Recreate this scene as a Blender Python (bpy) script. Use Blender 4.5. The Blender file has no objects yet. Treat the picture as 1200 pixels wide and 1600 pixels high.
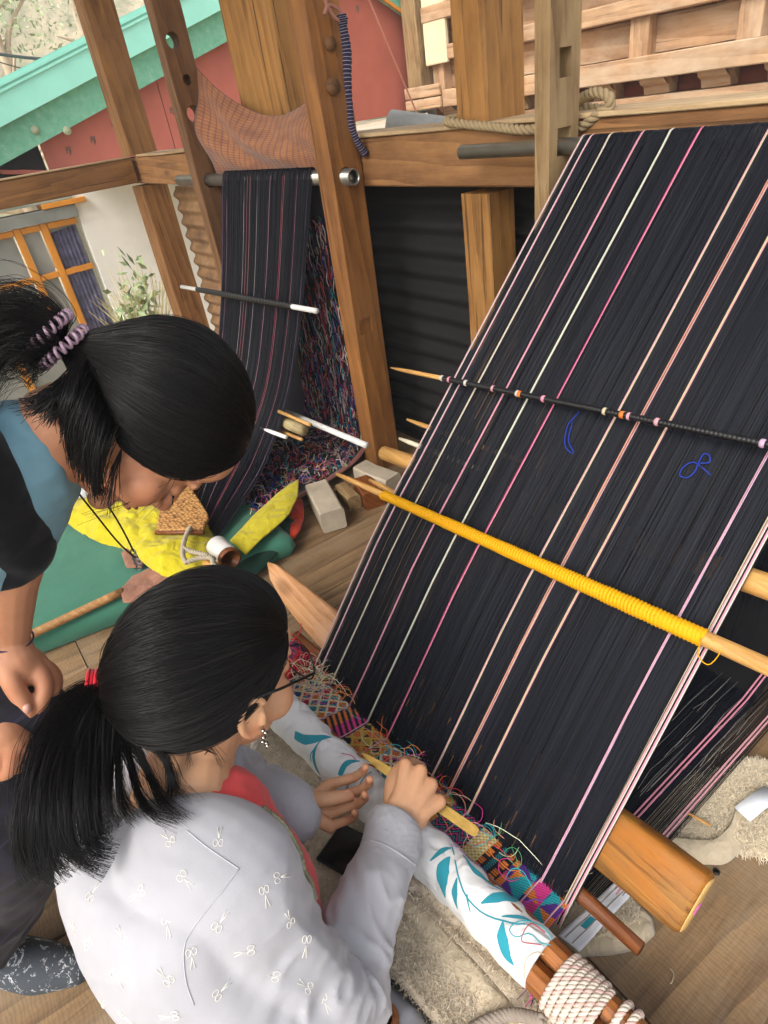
import bpy, bmesh, math, random
import numpy as np
from mathutils import Vector, Matrix
from mathutils.bvhtree import BVHTree
random.seed(7); RNG = np.random.default_rng(7)
scene = bpy.context.scene
COL = scene.collection
R = math.radians

# ------------------------------------------------------------------ camera
# metres: X runs along the loom bars, Y from the weaver to the porch rail, Z up
CAMW = np.array([[0.598, -0.372, 0.710], [0.790, 0.426, -0.442], [-0.138, 0.825, 0.548]])
u_, s_, v_ = np.linalg.svd(CAMW); CAMW = u_ @ v_
CAMC = np.array([0.0, 0.0, 1.2]); FPX = 970.0
cam = bpy.data.cameras.new('camera'); camo = bpy.data.objects.new('camera', cam); COL.objects.link(camo)
mw = Matrix.Identity(4)
for r_ in range(3):
    for c_ in range(3): mw[r_][c_] = CAMW[r_][c_]
    mw[r_][3] = CAMC[r_]
camo.matrix_world = mw
cam.sensor_fit = 'VERTICAL'; cam.sensor_height = 32.0; cam.lens = FPX / 1600 * 32.0
cam.clip_start = 0.02; cam.clip_end = 600
scene.camera = camo

# ------------------------------------------------------------------ light
SUN_EL, SUN_AZ = R(46), R(286)      # azimuth of the sun, from +X towards +Y
world = bpy.data.worlds.new('World'); scene.world = world; world.use_nodes = True
wn = world.node_tree; wn.nodes.clear()
sky = wn.nodes.new('ShaderNodeTexSky'); sky.sky_type = 'NISHITA'; sky.sun_disc = False
sky.sun_elevation = SUN_EL; sky.sun_rotation = math.pi / 2 - SUN_AZ
sky.air_density = 1.2; sky.dust_density = 4.0; sky.ozone_density = 1.0
bgn = wn.nodes.new('ShaderNodeBackground'); bgn.inputs['Strength'].default_value = 0.15
won = wn.nodes.new('ShaderNodeOutputWorld')
hs = wn.nodes.new('ShaderNodeHueSaturation'); hs.inputs['Saturation'].default_value = .45   # thin overcast: a paler sky
wn.links.new(sky.outputs[0], hs.inputs['Color']); wn.links.new(hs.outputs[0], bgn.inputs[0]); wn.links.new(bgn.outputs[0], won.inputs[0])
sl = bpy.data.lights.new('sun', 'SUN'); sl.energy = 1.2; sl.angle = R(28); sl.color = (1, .955, .89)
so = bpy.data.objects.new('sun', sl); COL.objects.link(so)
sd = Vector((math.cos(SUN_EL) * math.cos(SUN_AZ), math.cos(SUN_EL) * math.sin(SUN_AZ), math.sin(SUN_EL)))
so.rotation_euler = sd.to_track_quat('Z', 'Y').to_euler(); so.location = sd * 20
scene.view_settings.view_transform = 'Standard'; scene.view_settings.look = 'None'
scene.view_settings.gamma = 1; scene.view_settings.use_curve_mapping = False
scene.view_settings.exposure = 1.5
scene.render.engine = 'CYCLES'
scene.cycles.max_bounces = 6; scene.cycles.diffuse_bounces = 3; scene.cycles.transparent_max_bounces = 8
scene.cycles.use_denoising = True
scene.cycles_curves.shape = 'THICK' if hasattr(scene, 'cycles_curves') else 'THICK'

# ------------------------------------------------------------------ measuring: where a sight line meets a real plane
def ray(px, py):
    d = CAMW @ np.array([px - 600, 800 - py, -FPX]); return d / np.linalg.norm(d)
def onz(px, py, z): d = ray(px, py); return CAMC + d * (z - CAMC[2]) / d[2]
def onx(px, py, x): d = ray(px, py); return CAMC + d * (x - CAMC[0]) / d[0]
def ony(px, py, y): d = ray(px, py); return CAMC + d * (y - CAMC[1]) / d[1]
def at(px, py, t): return CAMC + ray(px, py) * t
def onpl(px, py, o, n):
    d = ray(px, py); o = np.array(o, float); n = np.array(n, float); return CAMC + d * (n @ (o - CAMC)) / (n @ d)

# ------------------------------------------------------------------ helpers
def tag(o, label=None, cat=None, group=None, kind=None):
    if label: o['label'] = label
    if cat: o['category'] = cat
    if group: o['group'] = group
    if kind: o['kind'] = kind
    return o
def adopt(o, parent):
    if parent is not None:
        o.parent = parent; o.matrix_parent_inverse = PMAT[parent.name].inverted()
PMAT = {}
def empty(name, loc, label, cat, group=None, kind=None):
    o = bpy.data.objects.new(name, None); COL.objects.link(o); o.location = Vector(loc); o.empty_display_size = .05
    PMAT[o.name] = Matrix.Translation(Vector(loc))
    return tag(o, label, cat, group, kind)
def link(name, me, mat, parent=None, mw=None):
    o = bpy.data.objects.new(name, me); COL.objects.link(o)
    if mat is not None and len(me.materials) == 0: me.materials.append(mat)
    if mw is not None: o.matrix_world = mw
    PMAT[o.name] = mw.copy() if mw is not None else Matrix.Identity(4)
    adopt(o, parent)
    return o
def mesh(name, V, F, mat, parent=None, smooth=True, uv=None, mw=None, cols=None):
    me = bpy.data.meshes.new(name)
    me.from_pydata([tuple(map(float, v)) for v in V], [], [tuple(f) for f in F]); me.update()
    if smooth: me.polygons.foreach_set('use_smooth', [True] * len(me.polygons))
    if uv is not None:
        l = me.uv_layers.new(name='UVMap'); vi = np.empty(len(me.loops), int); me.loops.foreach_get('vertex_index', vi)
        l.data.foreach_set('uv', np.asarray(uv, float)[vi].ravel())
    if cols is not None:
        a = me.color_attributes.new('Col', 'FLOAT_COLOR', 'POINT'); c = np.ones((len(V), 4)); c[:, :3] = cols
        a.data.foreach_set('color', c.ravel())
    return link(name, me, mat, parent, mw)
def unit(v): v = np.asarray(v, float); return v / (np.linalg.norm(v) + 1e-12)
def frame_mw(o, x, up=(0, 0, 1)):
    x = unit(x); y = np.cross(up, x)
    if np.linalg.norm(y) < 1e-5: y = np.cross((0, 1, 0), x)
    y = unit(y); z = np.cross(x, y); m = Matrix.Identity(4)
    for k in range(3): m[k][0] = x[k]; m[k][1] = y[k]; m[k][2] = z[k]; m[k][3] = o[k]
    return m
def timber(name, p0, p1, w, h, mat, parent=None, up=(0, 0, 1), bev=.004, n=6, wob=.0015, taper=None):
    """squared timber from p0 to p1 (axis = centre line), w across, h along up; its own X is the grain"""
    p0 = np.array(p0, float); p1 = np.array(p1, float); L = np.linalg.norm(p1 - p0)
    bm = bmesh.new(); rows = []
    prof = [(-w/2+bev, -h/2), (w/2-bev, -h/2), (w/2, -h/2+bev), (w/2, h/2-bev), (w/2-bev, h/2), (-w/2+bev, h/2), (-w/2, h/2-bev), (-w/2, -h/2+bev)]
    for i in range(n + 1):
        t = i / n; s = 1 if taper is None else 1 + (taper - 1) * t; row = []
        dx = RNG.normal(0, wob, 2) if 0 < i < n else (0, 0)
        for (a, b) in prof: row.append(bm.verts.new((L * t, a * s + dx[0], b * s + dx[1])))
        rows.append(row)
    for i in range(n):
        for k in range(8): bm.faces.new((rows[i][k], rows[i][(k+1) % 8], rows[i+1][(k+1) % 8], rows[i+1][k]))
    bm.faces.new(list(reversed(rows[0]))); bm.faces.new(rows[-1])
    bmesh.ops.recalc_face_normals(bm, faces=bm.faces)
    me = bpy.data.meshes.new(name); bm.to_mesh(me); bm.free()
    return link(name, me, mat, parent, frame_mw(p0, p1 - p0, up))
def post(name, x0, x1, y0, y1, z0, z1, mat, parent=None, **k):
    return timber(name, ((x0+x1)/2, (y0+y1)/2, z0), ((x0+x1)/2, (y0+y1)/2, z1), x1-x0, y1-y0, mat, parent, up=(0, 1, 0), **k)
def box(name, lo, hi, mat, parent=None, bev=.004, mw=None):
    bm = bmesh.new(); bmesh.ops.create_cube(bm, size=1)
    lo = np.array(lo, float); hi = np.array(hi, float)
    for v in bm.verts: v.co = Vector(lo + (np.array(v.co) + .5) * (hi - lo))
    if bev: bmesh.ops.bevel(bm, geom=bm.edges[:], offset=bev, segments=2, affect='EDGES', profile=.5)
    me = bpy.data.meshes.new(name); bm.to_mesh(me); bm.free()
    return link(name, me, mat, parent, mw)
def frames(P):
    P = np.asarray(P, float); n = len(P); T = np.gradient(P, axis=0); T /= np.linalg.norm(T, axis=1)[:, None] + 1e-12
    ref = np.array([0, 0, 1.]) if abs(T[0][2]) < .9 else np.array([1., 0, 0]); A = np.zeros_like(P); B = np.zeros_like(P)
    a = unit(np.cross(ref, T[0]))
    for i in range(n):
        a = unit(a - T[i] * (a @ T[i])); A[i] = a; B[i] = np.cross(T[i], a)
    return T, A, B
def spline(pts, n=40):
    """Catmull-Rom through pts"""
    P = np.asarray(pts, float); P = np.vstack([2*P[0]-P[1], P, 2*P[-1]-P[-2]]); m = len(P) - 3; out = []
    for t in np.linspace(0, m - 1e-6, n):
        i = int(t); f = t - i; a, b, c, d = P[i:i+4]
        out.append(.5 * (2*b + (c-a)*f + (2*a-5*b+4*c-d)*f*f + (3*b-a-3*c+d)*f**3))
    return np.array(out)
def tube_vf(P, r, seg=10, caps=True, off=0, flat=1.0):
    P = np.asarray(P, float); n = len(P); T, A, B = frames(P); r = np.broadcast_to(np.asarray(r, float), (n,))
    th = np.linspace(0, 2*np.pi, seg, endpoint=False)
    V = (P[:, None] + r[:, None, None] * (np.cos(th)[None, :, None] * A[:, None] + flat * np.sin(th)[None, :, None] * B[:, None])).reshape(-1, 3)
    F = [(off+i*seg+k, off+i*seg+(k+1) % seg, off+(i+1)*seg+(k+1) % seg, off+(i+1)*seg+k) for i in range(n-1) for k in range(seg)]
    if caps: F += [tuple(off+k for k in reversed(range(seg))), tuple(off+(n-1)*seg+k for k in range(seg))]
    return V, F
def tube(name, P, r, mat, parent=None, seg=10, caps=True, flat=1.0, **k):
    V, F = tube_vf(P, r, seg, caps, 0, flat); return mesh(name, V, F, mat, parent, **k)
def tubes(name, paths, r, mat, parent=None, seg=6, **k):
    V, F, o = [], [], 0
    for i, P in enumerate(paths):
        v, f = tube_vf(P, r[i] if isinstance(r, list) else r, seg, True, o); V.append(v); F += f; o += len(v)
    return mesh(name, np.vstack(V), F, mat, parent, **k)
def rope_paths(P, r, pitch, n_str=3, per=10):
    P = np.asarray(P, float); d = np.r_[0, np.cumsum(np.linalg.norm(np.diff(P, axis=0), axis=1))]; N_ = max(8, int(d[-1] / pitch * per))
    s = np.linspace(0, d[-1], N_); Q = np.stack([np.interp(s, d, P[:, k]) for k in range(3)], 1); T, A, B = frames(Q)
    return [Q + r*.52*(np.cos(2*np.pi*s/pitch + k*2*np.pi/n_str)[:, None]*A + np.sin(2*np.pi*s/pitch + k*2*np.pi/n_str)[:, None]*B) for k in range(n_str)]
def rope(name, P, r, pitch, mat, parent=None, n_str=3):
    return tubes(name, rope_paths(P, r, pitch, n_str), r*.55, mat, parent, seg=6)
def grid(name, G, mat, parent=None, thick=0, uv=None, smooth=True, cols=None, closed=False):
    G = np.asarray(G, float); n, m = G.shape[:2]
    F = [(i*m+j, (i+1)*m+j, (i+1)*m+(j+1) % m, i*m+(j+1) % m) for i in range(n-1) for j in range(m if closed else m-1)]
    if uv is None: uv = np.stack(np.meshgrid(np.linspace(0, 1, n), np.linspace(0, 1, m), indexing='ij'), -1)
    o = mesh(name, G.reshape(-1, 3), F, mat, parent, smooth, uv=np.asarray(uv).reshape(-1, 2), cols=None if cols is None else np.asarray(cols).reshape(-1, 3))
    if thick:
        md = o.modifiers.new('thickness', 'SOLIDIFY'); md.thickness = thick; md.offset = -1
    return o
def strands(name, paths, r0, r1, mat, parent=None, kind=None):
    """fine threads or hair: real curve geometry"""
    hc = bpy.data.hair_curves.new(name); sizes = [len(p) for p in paths]; hc.add_curves(sizes)
    hc.attributes['position'].data.foreach_set('vector', np.concatenate(paths).astype(np.float32).ravel())
    ra = hc.attributes.get('radius') or hc.attributes.new('radius', 'FLOAT', 'POINT')
    rr = np.concatenate([np.linspace(r0 if np.isscalar(r0) else r0[i], r1 if np.isscalar(r1) else r1[i], s) for i, s in enumerate(sizes)]).astype(np.float32)
    ra.data.foreach_set('value', rr)
    hc.materials.append(mat); o = bpy.data.objects.new(name, hc); COL.objects.link(o); PMAT[o.name] = Matrix.Identity(4); adopt(o, parent)
    if kind: o['kind'] = kind
    return o
def lathe(name, prof, origin, axis, mat, parent=None, seg=24, up=(0, 0, 1)):
    m = np.array(frame_mw((0, 0, 0), axis, up))[:3, :3]; V, F = [], []; n = len(prof)
    for (r, h) in prof:
        for k in range(seg):
            a = 2*np.pi*k/seg; V.append(np.array(origin) + m @ np.array([h, r*math.cos(a), r*math.sin(a)]))
    for i in range(n-1):
        for k in range(seg): F.append((i*seg+k, i*seg+(k+1) % seg, (i+1)*seg+(k+1) % seg, (i+1)*seg+k))
    F += [tuple(range(seg)), tuple(reversed(range((n-1)*seg, n*seg)))]
    return mesh(name, V, F, mat, parent)
def fbm(P, sc, seed=0, oct=3):
    """cheap smooth value noise, numpy, about -1..1"""
    P = np.asarray(P, float) * sc + seed * 17.31; out = np.zeros(P.shape[:-1]); amp = 1.
    def h(i): 
        x = (i[..., 0]*73856093) ^ (i[..., 1]*19349663) ^ (i[..., 2]*83492791); x = (x ^ (x >> 13)) * 1274126177; return ((x ^ (x >> 16)) & 0xffff) / 32767.5 - 1
    for o in range(oct):
        i0 = np.floor(P).astype(np.int64); f = P - i0; f = f*f*(3-2*f); acc = 0
        for dx in (0, 1):
            for dy in (0, 1):
                for dz in (0, 1):
                    w = (f[..., 0] if dx else 1-f[..., 0])*(f[..., 1] if dy else 1-f[..., 1])*(f[..., 2] if dz else 1-f[..., 2])
                    acc = acc + w*h(i0 + np.array([dx, dy, dz]))
        out += amp*acc; amp *= .5; P = P*2.03 + 5.1
    return out
# ------------------------------------------------------------------ materials
class NT:
    def __init__(s, name):
        s.m = bpy.data.materials.new(name); s.m.use_nodes = True; s.t = s.m.node_tree; s.t.nodes.clear()
        s.out = s.n('ShaderNodeOutputMaterial'); s.b = s.n('ShaderNodeBsdfPrincipled'); s.l(s.b.outputs[0], s.out.inputs[0])
        s.tc = s.n('ShaderNodeTexCoord')
    def n(s, ty, **k):
        x = s.t.nodes.new(ty)
        for a, b in k.items(): setattr(x, a, b)
        return x
    def l(s, a, b): s.t.links.new(a, b)
    def i(s, node, **k):
        for a, b in k.items():
            if hasattr(b, 'is_output') or hasattr(b, 'links'): s.l(b, node.inputs[a.replace('_', ' ')])
            else: node.inputs[a.replace('_', ' ')].default_value = b
        return node
    def mapping(s, scale=(1, 1, 1), coord='Object', rnd=True):
        mp = s.n('ShaderNodeMapping'); s.l(s.tc.outputs[coord], mp.inputs['Vector']); mp.inputs['Scale'].default_value = scale
        if rnd:
            oi = s.n('ShaderNodeObjectInfo'); mu = s.n('ShaderNodeMath', operation='MULTIPLY'); s.l(oi.outputs['Random'], mu.inputs[0]); mu.inputs[1].default_value = 37
            s.l(mu.outputs[0], mp.inputs['Location'])
        return mp.outputs[0]
    def noise(s, vec, scale, detail=4, rough=.55, dist=0):
        x = s.n('ShaderNodeTexNoise'); s.l(vec, x.inputs['Vector']); s.i(x, Scale=scale, Detail=detail, Roughness=rough, Distortion=dist); return x.outputs['Fac']
    def ramp(s, fac, stops):
        x = s.n('ShaderNodeValToRGB'); s.l(fac, x.inputs[0]); e = x.color_ramp.elements
        while len(e) < len(stops): e.new(.5)
        for k, (p, c) in enumerate(stops): e[k].position = p; e[k].color = (*c, 1) if len(c) == 3 else c
        return x.outputs[0]
    def mix(s, fac, a, b, mode='MIX'):
        x = s.n('ShaderNodeMix', data_type='RGBA', blend_type=mode)
        for sock, v in ((x.inputs[0], fac), (x.inputs[6], a), (x.inputs[7], b)):
            if hasattr(v, 'links'): s.l(v, sock)
            else: sock.default_value = v if np.isscalar(v) else (*v, 1)
        return x.outputs[2]
    def math(s, op, a, b=0.):
        x = s.n('ShaderNodeMath', operation=op)
        for k, v in enumerate((a, b)):
            if hasattr(v, 'links'): s.l(v, x.inputs[k])
            else: x.inputs[k].default_value = v
        return x.outputs[0]
    def bump(s, h, strength=.3, dist=.002, prev=None):
        x = s.n('ShaderNodeBump'); s.l(h, x.inputs['Height']); s.i(x, Strength=strength, Distance=dist)
        if prev is not None: s.l(prev, x.inputs['Normal'])
        return x.outputs[0]
    def fin(s, color, rough=.6, normal=None, **k):
        for nm, v in (('Base Color', color), ('Roughness', rough)):
            if hasattr(v, 'links'): s.l(v, s.b.inputs[nm])
            else: s.b.inputs[nm].default_value = v if np.isscalar(v) else (*v, 1)
        if normal is not None: s.l(normal, s.b.inputs['Normal'])
        for a, v in k.items(): s.b.inputs[a.replace('_', ' ')].default_value = v
        return s.m
def hexc(h):
    h = h.lstrip('#'); c = [int(h[i:i+2], 16)/255 for i in (0, 2, 4)]
    return tuple(((x+.055)/1.055)**2.4 if x > .04045 else x/12.92 for x in c)
def wood(name, dark, light, rough=.6, gs=1., wear=None, crack=.35, grain=14, saw=.0):
    """timber: streaks along the object's own X, growth lines, dark checks, a few knots, blotches of wear"""
    t = NT(name); v = t.mapping((1.1*gs, grain*gs, grain*gs)); v2 = t.mapping((1.*gs, 2.2*gs, 2.2*gs))
    n1 = t.noise(v, 2.2, 7, .6, .8); big = t.noise(v2, 2.2, 3, .5)
    wv = t.n('ShaderNodeTexWave', wave_type='BANDS', bands_direction='DIAGONAL', wave_profile='SAW')
    t.l(t.mapping((.35*gs, 5*gs, 5*gs)), wv.inputs['Vector']); t.i(wv, Scale=2.6, Distortion=5.5, Detail=3., Detail_Scale=1.2)
    f = t.math('ADD', t.math('MULTIPLY', n1, .55), t.math('MULTIPLY', wv.outputs['Fac'], .26)); f = t.math('ADD', f, t.math('MULTIPLY', big, .32))
    fine = t.noise(t.mapping((5*gs, 95*gs, 95*gs)), 2., 4, .7); f = t.math('ADD', f, t.math('MULTIPLY', t.math('SUBTRACT', fine, .5), .42))
    c = t.ramp(f, [(.30, dark), (.54, tuple((a+b)/2 for a, b in zip(dark, light))), (.80, light)])
    dirt = t.ramp(t.noise(t.mapping((.7*gs, 1.6*gs, 1.6*gs)), 3.4, 6, .7), [(.36, (.55, .52, .5)), (.58, (1, 1, 1))]); c = t.mix(.8, c, dirt, 'MULTIPLY')
    if wear: c = t.mix(t.ramp(t.noise(v2, 3.1, 5, .65), [(.46, (0, 0, 0)), (.68, (1, 1, 1))]), c, wear)
    ck = t.ramp(t.noise(t.mapping((.8*gs, 34*gs, 34*gs)), 1.6, 4, .6), [(.335, (1, 1, 1)), (.385, (0, 0, 0))])
    ckf = t.math('MULTIPLY', ck, crack); c = t.mix(ckf, c, tuple(.25*a for a in dark))
    vo = t.n('ShaderNodeTexVoronoi', feature='SMOOTH_F1'); t.l(t.mapping((2.4*gs, 7*gs, 7*gs)), vo.inputs['Vector']); t.i(vo, Scale=1.0)
    kn = t.ramp(vo.outputs['Distance'], [(.03, (1, 1, 1)), (.13, (0, 0, 0))]); c = t.mix(t.math('MULTIPLY', kn, .6), c, tuple(.45*a for a in dark))
    if saw:
        sw = t.n('ShaderNodeTexWave', wave_type='BANDS', bands_direction='X', wave_profile='SIN'); t.l(t.mapping((1, .35, .35)), sw.inputs['Vector']); t.i(sw, Scale=46., Distortion=7., Detail=3., Detail_Scale=2.5)
        c = t.mix(t.math('MULTIPLY', t.ramp(sw.outputs['Fac'], [(.15, (1, 1, 1)), (.6, (0, 0, 0))]), saw), c, tuple(.45*a for a in dark))
    nb = t.bump(f, .35, .003); nb = t.bump(fine, .4, .0015, nb); nb = t.bump(t.math('SUBTRACT', 1., ckf), .6, .003, nb)
    rg = t.ramp(fine, [(.3, (rough-.1,)*3), (.7, (min(1, rough+.12),)*3)])
    return t.fin(c, rg, nb, Specular_IOR_Level=.35)
def plain(name, col, rough=.5, var=.12, sc=9, bump=.15, bsc=60, metal=0, **k):
    t = NT(name); v = t.mapping((1, 1, 1)); n = t.noise(v, sc, 5, .6)
    c = t.ramp(n, [(.3, tuple(max(0, a*(1-var)) for a in col)), (.7, tuple(a*(1+var) for a in col))])
    nb = t.bump(t.noise(v, bsc, 4, .6), bump, .002)
    return t.fin(c, rough, nb, Metallic=metal, **k)
def fabric(name, col, weave=900, rough=.9, var=.08, sheen=.25, fold=0, fsc=6, bstr=.25):
    t = NT(name); v = t.mapping((1, 1, 1), rnd=False); n = t.noise(v, 14, 5, .65)
    c = t.ramp(n, [(.3, tuple(a*(1-var) for a in col)), (.7, tuple(min(1, a*(1+var)) for a in col))])
    w = t.noise(v, weave, 2, .5); nb = t.bump(w, bstr, .0006)
    if fold: nb = t.bump(t.noise(t.mapping((1, 1, 1), rnd=False), fsc, 2, .4, 1.2), fold, .02, nb)
    m = t.fin(c, rough, nb, Sheen_Weight=sheen, Sheen_Roughness=.5, Specular_IOR_Level=.2); return m
def vcol(name, rough=.8, weave=700, bstr=.3, sheen=.1, spec=.2):
    t = NT(name); a = t.n('ShaderNodeAttribute', attribute_name='Col'); v = t.mapping((1, 1, 1), rnd=False)
    n = t.noise(v, 40, 3); c = t.mix(.25, a.outputs['Color'], t.mix(1., a.outputs['Color'], t.ramp(n, [(.3, (.6,)*3), (.7, (1.25,)*3)]), 'MULTIPLY'))
    nb = t.bump(t.noise(v, weave, 2), bstr, .001)
    return t.fin(c, rough, nb, Sheen_Weight=sheen, Specular_IOR_Level=spec)
def thread(name, col, rough=.45, spec=.5, var=.0):
    t = NT(name)
    if var:
        hi = t.n('ShaderNodeHairInfo'); c = t.ramp(hi.outputs['Random'], [(0, tuple(a*(1-var) for a in col)), (1, tuple(a*(1+var) for a in col))])
    else: c = col
    return t.fin(c, rough, None, Specular_IOR_Level=spec)

W_POST = wood('porch_post_wood', hexc('634126'), hexc('a67642'), .68, wear=hexc('8c633f'), crack=.65)
W_DARK = wood('dark_post_wood', hexc('563a25'), hexc('8a6340'), .68, wear=hexc('775539'), crack=.55)  # darker brown version of the post timber
W_GOLD = wood('golden_post_wood', hexc('7a522a'), hexc('ba8646'), .66, wear=hexc('a37742'), crack=.8)
W_GREY = wood('weathered_post_wood', hexc('6d5233'), hexc('a98c62'), .75, wear=hexc('9a835f'), crack=.8, grain=20)
W_RAIL = wood('rail_wood', hexc('724c2d'), hexc('a87a4c'), .66, wear=hexc('93693f'), crack=.5)
W_PALE = wood('pale_wood', hexc('a98a62'), hexc('cdb38b'), .8, crack=.2)  # paler timber for the tops of the rails
W_FLOOR = wood('floor_plank_wood', hexc('5f4a34'), hexc('9a7c58'), .62, gs=.8, wear=hexc('8a775f'), crack=.55, grain=16, saw=.22)
W_HOUSE = wood('house_timber', hexc('97714f'), hexc('cba680'), .8, gs=.45, wear=hexc('bda58a'), crack=.5)
W_HOUSE2 = wood('house_timber_red', hexc('8d5f3e'), hexc('c08f60'), .75, gs=.45, crack=.5)
W_HONEY = wood('honey_beater_wood', hexc('68401a'), hexc('a0702f'), .55, gs=1.9, wear=hexc('9a5d17'), crack=.4, grain=12)
W_BEAM = wood('varnished_beam_wood', hexc('7a431b'), hexc('b87434'), .35, gs=1.5, crack=.5)
W_STICK = wood('dark_stick_wood', hexc('5c2f17'), hexc('8f5428'), .4, gs=2, crack=.5)
W_BAMBOO = wood('bamboo_cane', hexc('b5803f'), hexc('d9a963'), .4, gs=2, crack=.1, grain=22)
W_TIP = wood('beater_blade_wood', hexc('a86f40'), hexc('d6a271'), .45, gs=1.6, wear=hexc('c99a74'), crack=.25)
STEEL = plain('steel_pipe_metal', hexc('8b8d8a'), .32, .2, 14, .08, 120, metal=.95)
IRON = plain('dark_iron', hexc('3b3733'), .5, .25, 20, .2, 120, metal=.8)
WHITE_PVC = plain('white_plastic_rod', hexc('d8d6cf'), .35, .06, 12, .05, 80)
# ------------------------------------------------------------------ setting: floor, ground, hill
floor = bpy.data.objects.new('floor', None); COL.objects.link(floor); PMAT['floor'] = Matrix.Identity(4); floor['kind'] = 'structure'
xs = [-4.15]
while xs[-1] < -.62: xs.append(xs[-1] + RNG.uniform(.20, .30))
xs = xs[:-1] + [-.375, .035, .36, .66, .95, 1.25]
for k in range(len(xs) - 1):
    ys = [-2.2, RNG.uniform(-1.2, .6), 1.44] if k % 3 == 0 else [-2.2, 1.44]
    for a, b in zip(ys[:-1], ys[1:]):
        dz = RNG.normal(0, .0015)
        timber('plank', ((xs[k]+xs[k+1])/2, a+.002, -.015+dz), ((xs[k]+xs[k+1])/2, b-.002, -.015+dz+RNG.normal(0, .001)), xs[k+1]-xs[k]-.0025, .03, W_FLOOR, floor, n=8, bev=.003, wob=.0012)
E_GROUND = plain('dry_earth', hexc('b5a68a'), .95, .25, 1.2, .5, 6)
def sheet(name, x0, x1, y0, y1, n, m, zf, mat, kind='structure'):
    X, Y = np.meshgrid(np.linspace(x0, x1, n), np.linspace(y0, y1, m), indexing='ij'); G = np.stack([X, Y, zf(X, Y)], -1)
    o = grid(name, G, mat); o['kind'] = kind; return o
sheet('ground', -120, 40, -90, 110, 60, 60, lambda X, Y: -.9 + 0*X, E_GROUND)
E_HILL = NT('dry_hillside'); v_ = E_HILL.mapping((1, 1, 1), rnd=False)
c_ = E_HILL.ramp(E_HILL.noise(v_, .10, 8, .65), [(.30, hexc('838a6c')), (.42, hexc('a2977b')), (.58, hexc('b3a586')), (.75, hexc('c2b79d'))])
c_ = E_HILL.mix(E_HILL.ramp(E_HILL.noise(v_, .9, 6, .7), [(.42, (1, 1, 1)), (.56, (0, 0, 0))]), c_, hexc('8e8a6d'))
E_HILLM = E_HILL.fin(c_, .95, E_HILL.bump(E_HILL.noise(v_, .5, 6), .8, .8))
def hillz(X, Y):
    P = np.stack([X, Y, 0*X], -1); return np.clip((-X-22)*.62, 0, 60)*(1+.22*fbm(P, .04, 3)) + 1.0*fbm(P, .25, 5) - 1.1
sheet('hill', -115, -20, -70, 110, 90, 130, hillz, E_HILLM)

# ------------------------------------------------------------------ porch: posts, rails, sheeting
porch = empty('porch_frame', (-3.9, 1.3, 0), 'timber porch frame of square posts and waist-high rails around the plank floor', 'porch')
XA = -3.9
post('corner_post', -4.06, XA, 1.217, 1.37, 0, .990, W_POST, porch)
timber('corner_post', (-3.985, 1.295, 1.135), (-3.985, 1.31, 2.6), .15, .15, W_POST, porch, up=(0, 1, 0))
timber('back_rail', (-4.06, 1.30, 1.066), (.9, 1.30, 1.033), .125, .128, W_RAIL, porch, n=14)
timber('rail_cap', (-3.86, 1.305, 1.135), (.9, 1.305, 1.102), .15, .010, W_PALE, porch, n=14, bev=.002)
timber('side_rail', (-3.955, 1.212, 1.068), (-3.955, -2.2, 1.075), .11, .118, W_POST, porch, n=8)
timber('rail_cap', (-3.957, 1.205, 1.132), (-3.957, -2.2, 1.139), .125, .008, W_PALE, porch, n=8, bev=.002)
timber('post', (-2.42, 1.335, 1.14), (-2.42, 1.335, 2.6), .36, .10, W_GOLD, porch, up=(0, 1, 0))
timber('post', (-1.297, 1.306, 1.113), (-1.297, 1.306, 2.6), .108, .130, W_GOLD, porch, up=(0, 1, 0))
post('short_post', -1.36, -1.256, 1.244, 1.34, 0, .966, W_GOLD, porch)
timber('rafter', (-4.4, 1.36, 2.66), (-.7, 1.36, 2.66), .12, .12, W_POST, porch)
W_ROOF = wood('roof_boards', hexc('5a4029'), hexc('8a6a45'), .8)
for k in range(12): timber("roof_board", (-4.5, -1.34+.28*k, 2.76+.06*(11-k)), (-.15, -1.34+.28*k, 2.76+.06*(11-k)), .275, .025, W_ROOF, porch, n=3)
def corrugated(name, x0, x1, y, z0, z1, mat, label, pitch=.072, amp=.011):
    zs = np.linspace(z0, z1, 150); xs_ = np.linspace(x0, x1, 24); Z, X = np.meshgrid(zs, xs_, indexing='ij')
    P = np.stack([X, 0*X, Z], -1); Yv = y + amp*np.sin(Z*2*np.pi/pitch) + .006*fbm(P, 3., 9)
    o = grid(name, np.stack([X, Yv, Z], -1), mat, thick=.0012); return tag(o, label, 'metal sheet')
RUST = NT('rusty_sheet'); v_ = RUST.mapping((1, 1, 1)); n_ = RUST.noise(v_, 5, 8, .7)
RUSTM = RUST.fin(RUST.ramp(n_, [(.3, hexc('4a3424')), (.5, hexc('80603f')), (.7, hexc('a08058'))]), .8, RUST.bump(n_, .2, .004))
TAR = NT('shade_painted_sheet'); v_ = TAR.mapping((.6, 1, 3)); n_ = TAR.noise(v_, 4, 8, .7)
SHADEDM = TAR.fin(TAR.ramp(n_, [(.3, hexc('060505')), (.6, hexc('0f0c0b')), (.85, hexc('1c1713'))]), .85, TAR.bump(n_, .2, .004))  # near black colour stands in for the shade under the rail
corrugated('corrugated_sheet', -3.86, -2.35, 1.385, 0, .96, RUSTM, 'rusty brown corrugated sheet closing the porch behind the small loom')
corrugated('corrugated_sheet', -2.37, .9, 1.392, 0, 1.0, SHADEDM, 'blackened corrugated sheet below the back rail beside the large loom')

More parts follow.
